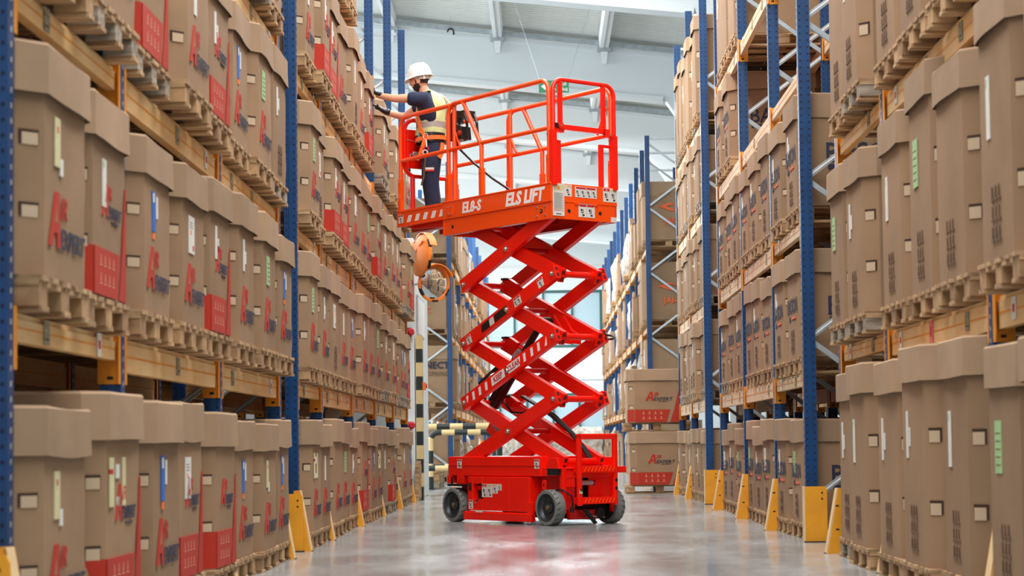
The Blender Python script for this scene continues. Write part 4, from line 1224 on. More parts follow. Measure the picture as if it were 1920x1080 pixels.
for x in (0.235, 0.665): mb.lathe([(0.021, 0), (0.021, 0.003)], (x, 0.0, 3.335), (0, -1, 0), 'dark', 14)
for x in (0.31, 0.56): mb.box((x, -0.012, 3.41), (x+0.06, 0.0, 3.43), 'redrail')
sub(mb, 'frame_bolts', fr)
# lettering
def decal(me, parent, loc, right=(0, -1, 0), up=(0, 0, 1), name='lettering'):
    o = link(name, me, parent); orient(o, loc, right, up); return o
decal(text_mesh('EL8-S', 'white', 0.115, shear=0.15, fat=0.05, xs=0.95, depth=0.003), tb, (-0.0075, 1.44, 3.465))
decal(text_mesh('ELS LIFT', 'white', 0.135, shear=0.2, fat=0.06, xs=0.98, depth=0.003), tb, (-0.0075, 0.47, 3.455))
# keep clear band on the second arm up
def on_arm(k, f, side_x=0.0685):
    """point on the outer near arm of stage k, f = 0 at far low pin, 1 at near high pin"""
    return Vector((side_x, S1+(S0-S1)*f, Z[k]+(Z[k+1]-Z[k])*f))
dirv = (on_arm(1, 1)-on_arm(1, 0)).normalized(); upv = Vector((0, -dirv.z, dirv.y))*-1
if upv.z < 0: upv = -upv
def arm_poly(k, pts, m, mb, x=0.0685):
    o0 = on_arm(k, 0, x)
    vs = [o0+dirv*a+upv*b_ for a, b_ in pts]
    n = len(vs); vs2 = [v-Vector((0.002, 0, 0)) for v in vs]
    mb.add(vs+vs2, [tuple(range(n)), tuple(range(2*n-1, n-1, -1))]+[(i, (i+1) % n, (i+1) % n+n, i+n) for i in range(n)], m)
LEN = (on_arm(1, 1)-on_arm(1, 0)).length
def stripe(mb, a, w_=0.06): arm_poly(1, [(a, -0.045), (a+w_*0.7, -0.045), (a+w_, 0.045), (a+w_*0.3, 0.045)], 'white', mb)
mb = MB()
arm_poly(1, [(0.06, -0.03), (0.10, 0.045), (0.05, 0.045)], 'white', mb)
for a in (0.16, 0.29, 0.42): stripe(mb, a)
for a in (1.18, 1.32, 1.45): stripe(mb, a)
arm_poly(1, [(1.58, -0.045), (1.62, -0.045), (1.64, 0.045)], 'white', mb)
sub(mb, 'white_stripe', arms[1])
mb = MB()
arm_poly(1, [(0.55, -0.048), (0.815, -0.048), (0.815, 0.048), (0.565, 0.048)], 'white', mb); arm_poly(1, [(0.885, -0.048), (1.10, -0.048), (1.14, 0.048), (0.885, 0.048)], 'white', mb)
kc = sub(mb, 'sign_plate', arms[1])
for s, a in (('KEEP', 0.69), ('CLEAR', 1.0)):
    p = on_arm(1, 0, 0.0655)+dirv*a-upv*0.028
    decal(text_mesh(s, 'redlab', 0.062, fat=0.03, xs=0.92, depth=0.002), arms[1], p, dirv, upv)
# stickers
def sticker(parent, o0, r, u, w_, h_, kind='warn', name='warning_label'):
    """white plate with a red header and small black pictograms; o0 = lower left corner"""
    r = Vector(r).normalized(); u = Vector(u).normalized(); n = r.cross(u); o0 = Vector(o0); mb = MB()
    def q(a, b_, c, d, m, t):
        pts = [o0+r*x+u*y for x, y in ((a, b_), (c, b_), (c, d), (a, d))]
        mb.add(pts+[p+n*t for p in pts], [(0, 1, 2, 3), (7, 6, 5, 4), (0, 4, 5, 1), (1, 5, 6, 2), (2, 6, 7, 3), (3, 7, 4, 0)], m)
    q(0, 0, w_, h_, 'offwhite', 0.002)
    hd = {'warn': 'redlab', 'tan': 'yellowlab', 'text': 'yellowlab', 'plain': None}[kind]
    if hd:
        q(0.05*w_, h_*0.78, w_*0.95, h_*0.96, hd, 0.003)
        c = w_/2; pts = [o0+r*(c+x)+u*(h_*0.87+y)+n*0.0032 for x, y in ((-0.07*h_, -0.05*h_), (0.07*h_, -0.05*h_), (0, 0.07*h_))]
        mb.add(pts, [(0, 1, 2)], 'offwhite' if hd == 'redlab' else 'orlab')
    if kind == 'text':
        for k in range(22): q(0.1*w_, h_*(0.70-0.026*k), w_*(0.9-0.15*(k % 3 == 1)), h_*(0.707-0.026*k), 'inknavy' if k < 19 else 'redlab', 0.003)
        q(0.28*w_, 0.045*h_, 0.72*w_, 0.07*h_, 'inknavy', 0.003)
    elif kind != 'plain':
        rn = random.Random(int(w_*1e4)+int(h_*1e3)); ncol = max(1, int(round(w_/h_*1.4))); 
        for i in range(ncol):
            cx = (i+0.5)*w_/ncol; s = min(w_/ncol, h_*0.7)
            q(cx-0.26*s, 0.42*h_, cx-0.05*s, 0.62*h_, 'inknavy', 0.003); q(cx+0.02*s, 0.34*h_, cx+0.1*s, 0.60*h_, 'inknavy', 0.003)
            q(cx-0.2*s, 0.30*h_, cx+0.1*s, 0.36*h_, 'inknavy', 0.003); q(cx-0.05*s, 0.10*h_, cx+0.24*s, 0.22*h_, 'dark', 0.003)
            if i: q(w_*i/ncol-0.002, 0.04*h_, w_*i/ncol, 0.75*h_, 'inkbrown', 0.003)
    return sub(mb, name, parent)
R_, U_ = (0, -1, 0), (0, 0, 1)
sticker(body, (0.0385, 1.82, 0.60), R_, U_, 0.085, 0.10); sticker(body, (0.0385, 0.40, 0.60), R_, U_, 0.085, 0.10)
sticker(cab, (0.0185, 1.325, 0.285), R_, U_, 0.09, 0.145); sticker(cab, (0.0185, 1.225, 0.285), R_, U_, 0.09, 0.145, 'tan')
sticker(cab, (0.0185, 1.125, 0.325), R_, U_, 0.09, 0.105, 'tan'); sticker(cab, (0.0185, 1.03, 0.36), R_, U_, 0.065, 0.07, 'tan')
sticker(cab, (0.0185, 1.575, 0.15), R_, U_, 0.075, 0.10)
sticker(ex, (0.0215, 2.94, 3.475), R_, U_, 0.10, 0.10)
E_ = (1, 0, 0)
sticker(tb, (0.012, -0.0065, 3.275), E_, U_, 0.155, 0.345, 'text', 'instruction_label'); sticker(tb, (0.17, -0.0065, 3.49), E_, U_, 0.10, 0.125, 'tan')
sticker(tb, (0.315, -0.0065, 3.49), E_, U_, 0.30, 0.115); sticker(tb, (0.705, -0.0065, 3.465), E_, U_, 0.095, 0.15); sticker(tb, (0.802, -0.0065, 3.465), E_, U_, 0.095, 0.15, 'tan')
sticker(fr, (0.365, -0.001, 3.28), E_, U_, 0.225, 0.145); sticker(fr, (0.815, -0.001, 3.25), E_, U_, 0.08, 0.055, 'plain')
for k, a, w_ in ((2, 0.06, 0.09), (2, 1.02, 0.13), (2, 1.48, 0.10)):
    sticker(arms[2], on_arm(k, 0, 0.0685)+dirv*a-upv*0.05, dirv, upv, w_, 0.10)
mb = MB(); o0 = on_arm(2, 0, 0.068)
for a, b_ in ((0.36, 0.52), (0.62, 0.86)):
    arm_poly(2, [(a, -0.04), (b_, -0.04), (b_+0.03, 0.045), (a+0.02, 0.045)], 'black', mb)
sub(mb, 'safety_prop', arms[2])
sticker(arms[2], on_arm(2, 0, 0.0685)+dirv*0.53-upv*0.04, dirv, upv, 0.085, 0.08, 'plain')

# --- guard rails
def arc(c, a0, a1, r, e1, e2, n=6):
    return [Vector(c)+Vector(e1)*r*cos(a0+(a1-a0)*i/n)+Vector(e2)*r*sin(a0+(a1-a0)*i/n) for i in range(n+1)]
RT, RM, RB_ = 4.735, 4.215, 3.62
RR = 0.025
EY, EZ, EX_ = (0, 1, 0), (0, 0, 1), (1, 0, 0)
def hoop(x, ya, yb, rc=0.13, za=RB_, zb=RB_, top=RT):
    """inverted U in the plane x = const between ya (near) and yb (far)"""
    return ([(x, ya, za)]+arc((x, ya+rc, top-rc), pi, pi/2, rc, EY, EZ)+arc((x, yb-rc, top-rc), pi/2, 0, rc, EY, EZ)+[(x, yb, zb)])
for nm, x in (('near', 0.022), ('far', 0.878)):
    mb = MB()
    mb.tube(hoop(x, 0.055, 1.905), RR, 'redrail', 10)
    mb.tube([(x, 0.06, RM), (x, 1.905, RM)], RR*0.95, 'redrail', 10)
    mb.tube([(x, 1.62, RT), (x, 1.29, RM), (x, 1.27, RM-0.03), (x, 1.27, RB_)], RR, 'redrail', 10)
    rl = lb(mb, 'side_rail', smooth=True)
    mb = MB()
    for y in (0.055, 1.27, 1.905):
        mb.box((x-0.026, y-0.026, RB_-0.15), (x+0.026, y+0.026, 3.93), 'redrail')
    sub(mb, 'rail_socket', rl)
    mb = MB()
    for y in (0.055, 1.27, 1.905): mb.lathe([(0.010, 0), (0.010, 0.01)], (x-0.026, y, 3.89), (-1, 0, 0), 'chrome', 8)
    mb.lathe([(0.010, 0), (0.010, 0.01)], (x-0.021, 0.055, 4.15), (-1, 0, 0), 'chrome', 8)
    sub(mb, 'rail_bolt', rl)
    x2 = x+0.03 if x < 0.4 else x-0.03
    mb = MB()
    mb.tube([(x2, 1.80, RT-0.005), (x2, 2.0, RT-0.005)]+arc((x2, 2.93-0.13, RT-0.13), pi/2, 0, 0.13, EY, EZ)+[(x2, 2.93, 3.60)], RR, 'redrail', 10)
    mb.tube([(x2, 1.80, RM+0.005), (x2, 2.93, RM+0.005)], RR*0.95, 'redrail', 10)
    mb.tube([(x2, 1.83, 3.55), (x2, 1.83, RT-0.02)], RR, 'redrail', 10)
    rl2 = lb(mb, 'extension_rail', smooth=True)
    mb = MB(); mb.box((x2-0.025, 2.905, 3.55), (x2+0.025, 2.955, 4.0), 'redrail'); sub(mb, 'rail_socket', rl2)
    mb = MB(); mb.lathe([(0.010, 0), (0.010, 0.01)], (x2-0.025, 2.93, 3.96), (-1, 0, 0), 'chrome', 8); sub(mb, 'rail_bolt', rl2)
    mb = MB(); mb.tube([(x2, 1.83, RM+0.22), (x2, 1.72, RM+0.02)], 0.014, 'redrail', 8)
    if x > 0.4: mb.tube([(x2, 0.25, RM+0.02), (x2, 0.10, RM+0.30)], 0.016, 'redrail', 8)
    sub(mb, 'rail_gusset', rl2, True)
# gate at the ladder end
mb = MB(); yg = 0.0
def hoopx(y, xa, xb, za, rc=0.12, top=RT): return ([(xa, y, za)]+arc((xa+rc, y, top-rc), pi, pi/2, rc, EX_, EZ)+arc((xb-rc, y, top-rc), pi/2, 0, rc, EX_, EZ)+[(xb, y, za)])
mb.tube(hoopx(-0.005, 0.03, 0.87, RB_), 0.023, 'red', 10)
gt = lb(mb, 'end_rail', smooth=True)
mb = MB()
for x in (0.03, 0.87): mb.box((x-0.03, -0.03, RB_-0.02), (x+0.03, 0.03, 4.19), 'red')
sub(mb, 'rail_socket', gt)
mb = MB(); mb.box((0.105, -0.022, 4.20), (0.150, 0.018, RT-0.01), 'red'); mb.box((0.70, -0.022, 4.20), (0.745, 0.018, RT-0.01), 'red'); mb.box((0.105, -0.022, 4.20), (0.80, 0.018, 4.255), 'red')
gate = lb(mb, 'entry_gate', bevel=0.004)
mb = MB(); mb.box((0.03, -0.03, 4.165), (0.16, 0.02, 4.21), 'red')
mb.lathe([(0.035, 0), (0.035, 0.03)], (0.11, -0.02, 4.235), (0, -1, 0), 'red', 14); mb.lathe([(0.012, 0.03), (0.012, 0.038)], (0.11, -0.02, 4.235), (0, -1, 0), 'chrome', 10); mb.box((0.035, -0.04, 4.21), (0.08, -0.01, 4.26), 'black')
sub(mb, 'gate_hinge', gate)
mb = MB(); mb.box((0.74, -0.03, 4.165), (0.86, 0.02, 4.21), 'red'); mb.lathe([(0.012, 0.0), (0.012, 0.012)], (0.80, -0.03, 4.19), (0, -1, 0), 'chrome', 10); sub(mb, 'gate_latch', gate)
for xa, xb, ca, cb_ in ((0.105, 0.155, 0.03, 0.155), (0.695, 0.745, 0.695, 0.87)):
    mb = MB(); mb.box((xa, 0.02, RB_-0.02), (xb, 0.06, 4.06), 'red'); mb.box((ca, 0.02, 4.06), (cb_, 0.06, 4.09), 'red'); lb(mb, 'gate_post', bevel=0.004)
mb = MB(); mb.tube([(0.80, 0.03, 4.62), (0.81, 0.02, 4.5), (0.80, 0.03, 4.42)], 0.008, 'chrome', 6); mb.box((0.785, 0.015, 4.25), (0.805, 0.035, 4.40), 'offwhite'); lb(mb, 'gate_chain')
# loop at the extension end with the document box
def rrect(x0, x1, z0, z1, y, rc):
    return (arc((x0+rc, y, z0+rc), -pi/2, -pi, rc, EX_, EZ)+arc((x0+rc, y, z1-rc), pi, pi/2, rc, EX_, EZ)+arc((x1-rc, y, z1-rc), pi/2, 0, rc, EX_, EZ)+arc((x1-rc, y, z0+rc), 0, -pi/2, rc, EX_, EZ))
mb = MB(); mb.tube(rrect(0.09, 0.81, 4.05, 4.715, 2.90, 0.13), RR*1.05, 'red', 10, closed=True); mb.tube([(0.20, 2.90, 4.05), (0.20, 2.90, 3.47)], RR*1.1, 'red', 10); mb.tube([(0.70, 2.90, 4.05), (0.70, 2.90, 3.47)], RR*1.1, 'red', 10)
lp = lb(mb, 'front_loop_rail', smooth=True)
mb = MB(); mb.box((0.115, 2.88, 4.14), (0.40, 2.93, 4.60), 'red'); db = lb(mb, 'document_box', bevel=0.01)
sticker(db, (0.19, 2.8785, 4.24), E_, U_, 0.085, 0.10, 'plain', 'no_smoking_label')
mb = MB()
mb.tube([(0.2325+0.032*cos(a), 2.875, 4.29+0.032*sin(a)) for a in [2*pi*i/20 for i in range(20)]], 0.0035, 'redlab', 5, closed=True)
mb.bar((0.21, 2.875, 4.312), (0.255, 2.875, 4.268), 0.004, 0.006, 'redlab', (0, 1, 0)); mb.bar((0.212, 2.876, 4.285), (0.25, 2.876, 4.285), 0.003, 0.008, 'inknavy', (0, 0, 1))
sub(mb, 'no_smoking_symbol', db)
mb = MB(); mb.tube([(0.10, 2.87, 4.47), (0.22, 2.86, 4.46), (0.27, 2.865, 4.42), (0.30, 2.87, 4.33)], 0.004, 'galv', 6); mb.tube([(0.14, 2.86, 4.30), (0.14, 2.86, 4.22)], 0.008, 'galv', 6); mb.tube([(0.14, 2.86, 4.30), (0.19, 2.86, 4.30)], 0.006, 'galv', 6); sub(mb, 'pin_lanyard', db, True)
# control box with joystick
mb = MB()
mb.prism([(1.70, 4.32), (1.93, 4.32), (1.97, 4.58), (1.88, 4.68), (1.84, 4.52), (1.72, 4.47)], 0, 0.06, 0.20, 'black')
cb = lb(mb, 'control_box', bevel=0.008)
mb = MB(); mb.tube([(0.06, 1.66, 4.62), (0.06, 1.60, 4.50), (0.06, 1.58, 4.32), (0.06, 1.64, 4.30)], 0.016, 'black', 8); mb.tube([(0.20, 1.66, 4.62), (0.20, 1.60, 4.50), (0.20, 1.58, 4.32)], 0.016, 'black', 8); mb.box((0.05, 1.64, 4.56), (0.21, 1.78, 4.64), 'black'); sub(mb, 'guard_handle', cb)
mb = MB(); mb.lathe([(0.026, 0), (0.032, 0.02), (0.022, 0.035), (0, 0.035)], (0.06, 1.72, 4.39), (-1, 0, 0), 'inkred', 14, cap=False); sub(mb, 'stop_button', cb, True)
mb = MB(); mb.tube([(0.10, 1.80, 4.47), (0.10, 1.79, 4.58)], 0.014, 'black', 8); mb.lathe([(0.022, 0), (0.028, 0.03), (0.02, 0.06)], (0.10, 1.79, 4.57), (0, 0, 1), 'black', 12); sub(mb, 'joystick', cb, True)
mb = MB(); mb.tube([(0.12, 1.90, 4.32), (0.14, 1.84, 4.22), (0.20, 1.66, 4.05), (0.30, 1.45, 3.86), (0.42, 1.25, 3.70), (0.5, 1.1, 3.60), (0.55, 1.0, 3.50)], 0.014, 'rubberhose', 8); lb(mb, 'control_cable', smooth=True)
mb = MB(); mb.box((0.55, 0.75, 3.49), (0.80, 1.05, 3.66), 'red'); mb.box((0.56, 0.745, 3.58), (0.70, 0.75, 3.64), 'chrome'); lb(mb, 'foot_switch_box', bevel=0.01)
# ================================================================== mirrors, barriers, posts
def mirror(label, loc, facing, r=0.33):
    t = thing('convex_mirror', label, 'mirror', loc, 0, 'round orange convex traffic mirrors')
    f = Vector(facing).normalized()
    mb = MB(); mb.lathe([(0, -0.10), (r*0.45, -0.10), (r*0.92, -0.02), (r, 0.0), (r, 0.045), (r*0.90, 0.045), (r*0.89, 0.02)], (0, 0, 0), f, 'orange', 36, cap=False)
    sh = mb.build('shell', t, True)
    mb = MB(); mb.lathe([(r*0.89, 0.025), (r*0.7, 0.060), (r*0.4, 0.085), (0, 0.095)], (0, 0, 0), f, 'mirror', 36, cap=False); mb.build('mirror_glass', t, True)
    mb = MB(); a = f.cross(Vector((0, 0, 1))).normalized()
    pts = [a*cos(t_)*r*1.02+Vector((0, 0, 1))*sin(t_)*r*1.02 for t_ in [pi*0.12+pi*0.76*i/14 for i in range(15)]]
    vs = [p+f*0.02 for p in pts]+[p*1.0+f*0.14 for p in pts]+[p*1.05+f*0.14 for p in pts]+[p*1.05+f*0.02 for p in pts]; n = len(pts)
    mb.add(vs, [(i+k*n, i+1+k*n, i+1+((k+1) % 4)*n, i+((k+1) % 4)*n) for i in range(n-1) for k in range(4)], 'orange'); mb.build('visor', t, True)
    mb = MB()
    for k in range(6):
        t0 = 2*pi*k/6+0.3; pts = [a*cos(t_)*r+Vector((0, 0, 1))*sin(t_)*r for t_ in [t0+0.42*i/4 for i in range(5)]]
        vs = [p*1.006-f*0.0 for p in pts]+[p*1.006+f*0.05 for p in pts]
        mb.add(vs, [(i, i+1, i+6, i+5) for i in range(4)], 'dark')
        vs = [p*1.006+f*0.05 for p in pts]+[p*0.90+f*0.05 for p in pts]; mb.add(vs, [(i, i+1, i+6, i+5) for i in range(4)], 'dark')
    mb.build('black_mark', t)
    mb = MB()
    for k in range(4):
        t_ = pi/4+pi/2*k; p = a*cos(t_)*r*0.85+Vector((0, 0, 1))*sin(t_)*r*0.85
        mb.bar(-f*0.105, p-f*0.04, 0.03, 0.03, 'orange', f)
    mb.bar(-f*0.10, -f*0.17, 0.08, 0.10, 'galv', (0, 0, 1))
    mb.build('back_rib', t)
    return t, f
t, f = mirror('large orange convex mirror seen from its ribbed back, high beside the platform', (-1.87, 29.55, 3.80), (0.88, 0.45, -0.12), 0.335)
mb = MB(); mb.tube([-f*0.16, (-0.10, 0.20, -0.05), (-0.13, 0.36, -0.06)], 0.018, 'galv', 8); mb.build('bracket', t, True)
t, f = mirror('round convex mirror with orange visor facing the aisle, right of the other mirror', (-1.69, 29.75, 3.375), (0.62, -0.78, -0.10), 0.29)
mb = MB(); mb.tube([-f*0.16, (-0.24, 0.30, 0.02), (-0.31, 0.40, 0.02)], 0.018, 'galv', 8); mb.build('bracket', t, True)

def striped(mb_list, pts, r, seg, name, parent, flip=0):
    """banded tube along a polyline, alternate cream and black sleeves"""
    P = [Vector(p) for p in pts]; d = [0]
    for a, b_ in zip(P[:-1], P[1:]): d.append(d[-1]+(b_-a).length)
    def at(s):
        for i in range(len(P)-1):
            if s <= d[i+1]+1e-9: return P[i].lerp(P[i+1], (s-d[i])/(d[i+1]-d[i]))
        return P[-1]
    n = int(math.ceil(d[-1]/seg))
    for k in range(n):
        s0, s1 = k*seg, min((k+1)*seg, d[-1])
        pp = [at(s0)]+[P[i] for i in range(len(P)) if s0+1e-4 < d[i] < s1-1e-4]+[at(s1)]
        m_ = MB(); m_.tube(pp, r, ('cream', 'dgreen')[(k+flip) % 2], 14); m_.build(name, parent, True)
def barrier(label, x0, x1, y, h, seg, flip):
    t = thing('safety_barrier', label, 'barrier', (x0, y, 0), 0, 'striped tube barriers'); r = 0.057; rc = 0.16
    L_ = x1-x0
    pts = [(0, 0, 0)]+arc((rc, 0, h-rc), pi, pi/2, rc, (1, 0, 0), (0, 0, 1))+arc((L_-rc, 0, h-rc), pi/2, 0, rc, (1, 0, 0), (0, 0, 1))+[(L_, 0, 0)]
    striped(None, pts, r, seg, 'frame_tube_section', t, flip)
    striped(None, [(0.02, 0, 0.44), (L_-0.02, 0, 0.44)], r*0.9, seg, 'middle_rail_section', t, flip)
    for x in (0, L_):
        mb = MB(); mb.box((x-0.09, -0.09, 0), (x+0.09, 0.09, 0.012), 'dgreen'); mb.build('foot_plate', t)
barrier('black and cream striped tube barrier standing in front at the aisle corner', -2.21, -0.80, 34.6, 1.19, 0.235, 1)
barrier('black and cream striped tube barrier standing behind the front one', -2.18, -0.95, 37.0, 1.10, 0.25, 1)
t = thing('striped_post', 'tall black and cream striped corner post by the white partition', 'post', (-1.98, 30.1, 0))
for k in range(12):
    mb = MB(); mb.box((-0.0, -0.16, k*0.215), (0.10, 0.06, (k+1)*0.215), ('dgreen', 'cream')[k % 2]); mb.build('band', t)
for k, (x, y, z, lbl) in enumerate(((-2.07, 29.84, 2.62, 'red alarm sounder high on the partition edge'), (-2.07, 29.84, 1.17, 'small red alarm button low on the partition edge'))):
    mb = MB(); mb.lathe([(0.05, 0), (0.06, 0.03), (0.06, 0.08), (0.035, 0.11), (0, 0.11)], (0.0, -0.02, 0), (0.35, -0.9, 0), 'redlab', 18, cap=False); mb.box((-0.06, -0.03, -0.07), (0.03, 0.06, 0.07), 'dark' if k == 0 else 'offwhite')
    o = mb.build('alarm_sounder' if k == 0 else 'alarm_button', None, True); o.location = (x, y, z); tag(o, lbl, 'alarm')
mb = MB(); mb.box((0, -0.05, -0.06), (0.05, 0.05, 0.06), 'orlab'); mb.box((0.05, -0.03, -0.03), (0.07, 0.03, 0.03), 'redlab')
o = mb.build('switch_box'); o.location = (-1.88, 30.0, 1.78); tag(o, 'small orange switch box on the striped corner post', 'switch')
mb = MB(); mb.box((-0.03, -0.25, 0), (0.03, 0.25, 0.62), 'wood'); mb.box((0.03, -0.22, 0.05), (0.04, 0.22, 0.56), 'wood2')
o = mb.build('plywood_board'); o.location = (-1.94, 29.62, 0); tag(o, 'thin brown board leaning upright at the last left upright', 'board')

t = thing('beacon_post', 'short cream post with an amber beacon on top behind the lift', 'post', (-1.21, 37.6, 0))
mb = MB(); mb.box((-0.10, -0.10, 0), (0.10, 0.10, 0.02), 'dgreen'); mb.lathe([(0.05, 0.02), (0.05, 0.74)], (0, 0, 0), (0, 0, 1), 'cream', 16); mb.build('post', t, True)
mb = MB(); mb.lathe([(0.055, 0.74), (0.055, 0.90), (0.04, 0.93), (0, 0.93)], (0, 0, 0), (0, 0, 1), 'amber', 18, cap=False); mb.build('beacon', t, True)
# ================================================================== worker
WX, WY, WZ = -1.273, 22.52, 3.475       # on the extension deck
P = thing('person', 'man in white helmet, yellow vest and navy trousers reaching to a carton', 'person', (WX, WY, WZ)); P.scale = (1.012, 1.012, 1.012)
def skin(name, joints, edges, m, sub_=2, parent=P, smooth=True):
    """joints: {name: (x, y, z, r)}; first joint is the root"""
    names = list(joints); me = bpy.data.meshes.new(name)
    me.from_pydata([joints[n][:3] for n in names], [(names.index(a), names.index(b_)) for a, b_ in edges], [])
    o = bpy.data.objects.new(name, me); COL.objects.link(o)
    md = o.modifiers.new('skin', 'SKIN'); md.use_smooth_shade = True
    for i, n in enumerate(names):
        r = joints[n][3]
        rx, ry = r if isinstance(r, tuple) else (r, r)
        me.skin_vertices[0].data[i].radius = (rx, ry)
    me.skin_vertices[0].data[0].use_root = True
    sb = o.modifiers.new('sub', 'SUBSURF'); sb.levels = sub_; sb.render_levels = sub_
    dg = bpy.context.evaluated_depsgraph_get(); dg.update()
    me2 = bpy.data.meshes.new_from_object(o.evaluated_get(dg)); me2.name = name
    bpy.data.objects.remove(o)
    me2.materials.clear(); me2.materials.append(M[m])
    me2.shade_smooth()
    return link(name, me2, parent)
# joints, metres relative to the feet; x to the right in the photo, y away, z up. He faces -x (and a little away).
J = dict(
 pelvis=(0.00, 0.00, 0.93, (0.135, 0.16)), belly=(-0.01, 0, 1.10, (0.135, 0.155)), chest=(-0.01, 0, 1.30, (0.13, 0.15)),
 upper=(-0.03, 0, 1.44, (0.09, 0.12)), neck=(-0.085, 0, 1.55, 0.064), headb=(-0.115, 0, 1.62, 0.06), headc=(-0.13, 0, 1.67, 0.062),
 shN=(-0.08, -0.18, 1.44, 0.068), elN=(-0.42, -0.22, 1.43, 0.050), wrN=(-0.60, -0.17, 1.475, 0.036), paN=(-0.64, -0.16, 1.495, 0.034),
 shF=(-0.10, 0.17, 1.42, 0.066), elF=(-0.34, 0.21, 1.285, 0.050), wrF=(-0.55, 0.14, 1.335, 0.036), paF=(-0.59, 0.13, 1.35, 0.034),
 hipN=(0.0, -0.09, 0.86, 0.095), knN=(-0.02, -0.10, 0.50, 0.062), anN=(0.015, -0.10, 0.10, 0.045), toN=(-0.12, -0.11, 0.05, 0.04),
 hipF=(0.0, 0.09, 0.86, 0.095), knF=(-0.01, 0.10, 0.50, 0.062), anF=(0.03, 0.11, 0.10, 0.045), toF=(-0.10, 0.12, 0.05, 0.04))
E = [('pelvis', 'belly'), ('belly', 'chest'), ('chest', 'upper'), ('upper', 'neck'), ('neck', 'headb'), ('headb', 'headc'),
     ('upper', 'shN'), ('shN', 'elN'), ('elN', 'wrN'), ('wrN', 'paN'), ('upper', 'shF'), ('shF', 'elF'), ('elF', 'wrF'), ('wrF', 'paF'),
     ('pelvis', 'hipN'), ('hipN', 'knN'), ('knN', 'anN'), ('anN', 'toN'), ('pelvis', 'hipF'), ('hipF', 'knF'), ('knF', 'anF'), ('anF', 'toF')]
skin('body', J, E, 'skin')
# trousers
T = {k: J[k] for k in ('pelvis', 'hipN', 'knN', 'hipF', 'knF')}
T = dict(pelvis=(0, 0, 0.93, (0.160, 0.180)), waist=(-0.01, 0, 1.02, (0.152, 0.172)),
         hipN=(0.0, -0.092, 0.82, 0.128), thN=(-0.01, -0.098, 0.66, 0.118), knN=(-0.03, -0.10, 0.50, 0.106), caN=(0.0, -0.10, 0.30, 0.100), anN=(0.015, -0.10, 0.08, 0.096),
         hipF=(0.0, 0.092, 0.84, 0.112), thF=(-0.0, 0.10, 0.66, 0.098), knF=(-0.01, 0.10, 0.50, 0.084), caF=(0.015, 0.10, 0.30, 0.080), anF=(0.03, 0.11, 0.08, 0.078))
skin('trousers', T, [('pelvis', 'waist'), ('pelvis', 'hipN'), ('hipN', 'thN'), ('thN', 'knN'), ('knN', 'caN'), ('caN', 'anN'), ('pelvis', 'hipF'), ('hipF', 'thF'), ('thF', 'knF'), ('knF', 'caF'), ('caF', 'anF')], 'navy')
# work shirt with short sleeves
S_ = dict(chest=(-0.01, 0, 1.28, (0.155, 0.175)), waist=(-0.01, 0, 1.06, (0.145, 0.165)), upper=(-0.03, 0, 1.42, (0.120, 0.155)), col=(-0.06, 0, 1.505, (0.07, 0.075)),
          shN=(-0.09, -0.185, 1.425, 0.102), smN=(-0.19, -0.205, 1.425, 0.092), slN=(-0.29, -0.215, 1.425, 0.084), shF=(-0.11, 0.175, 1.41, 0.098), slF=(-0.25, 0.195, 1.34, 0.082))
skin('shirt', S_, [('chest', 'waist'), ('chest', 'upper'), ('upper', 'col'), ('upper', 'shN'), ('shN', 'smN'), ('smN', 'slN'), ('upper', 'shF'), ('shF', 'slF')], 'navy')
mb = MB(); n = 40
VR = [(1.015, -0.015, .176, .182), (1.03, -0.013, .178, .184), (1.10, -0.005, .178, .184), (1.17, 0.0, .186, .188), (1.24, 0.006, .193, .192), (1.31, 0.012, .197, .194),
      (1.37, 0.016, .195, .190), (1.42, 0.014, .184, .182), (1.46, 0.008, .166, .165), (1.50, -0.008, .130, .138), (1.53, -0.028, .095, .105), (1.55, -0.045, .076, .084)]
vs = []
for z, cx, rx, ry in VR:
    for j in range(n):
        t_ = 2*pi*j/n; f_ = 0.005*sin(5*t_+9*z)+0.004*sin(9*t_-21*z)+0.003*sin(3*t_+40*z)
        if z > 1.5: f_ *= 0.2
        vs.append((cx+(rx+f_)*cos(t_), (ry+f_)*sin(t_), z+0.004*sin(4*t_)))
for i in range(len(VR)-1):
    mb.add(vs[i*n:(i+2)*n], [(j, (j+1) % n, n+(j+1) % n, n+j) for j in range(n)], 'vestgrey' if 1.08 < (VR[i][0]+VR[i+1][0])/2 < 1.15 else 'vest')
vest = mb.mesh('vest', True); sharpen(vest, 0.0005, 60)
vest = link('vest', vest, P)
mb = MB()
for k in (-1, 1):
    vs = []
    for i, (z, cx, rx, ry) in enumerate(VR[3:10]): 
        t_ = k*0.55
        for dt in (-0.10, 0.10): vs.append((cx+(rx+0.010)*cos(t_+dt), (ry+0.010)*sin(t_+dt), z))
    mb.add(vs, [(2*i, 2*i+1, 2*i+3, 2*i+2) for i in range(6)], 'vestgrey')
mb.build('reflective_stripe', vest)
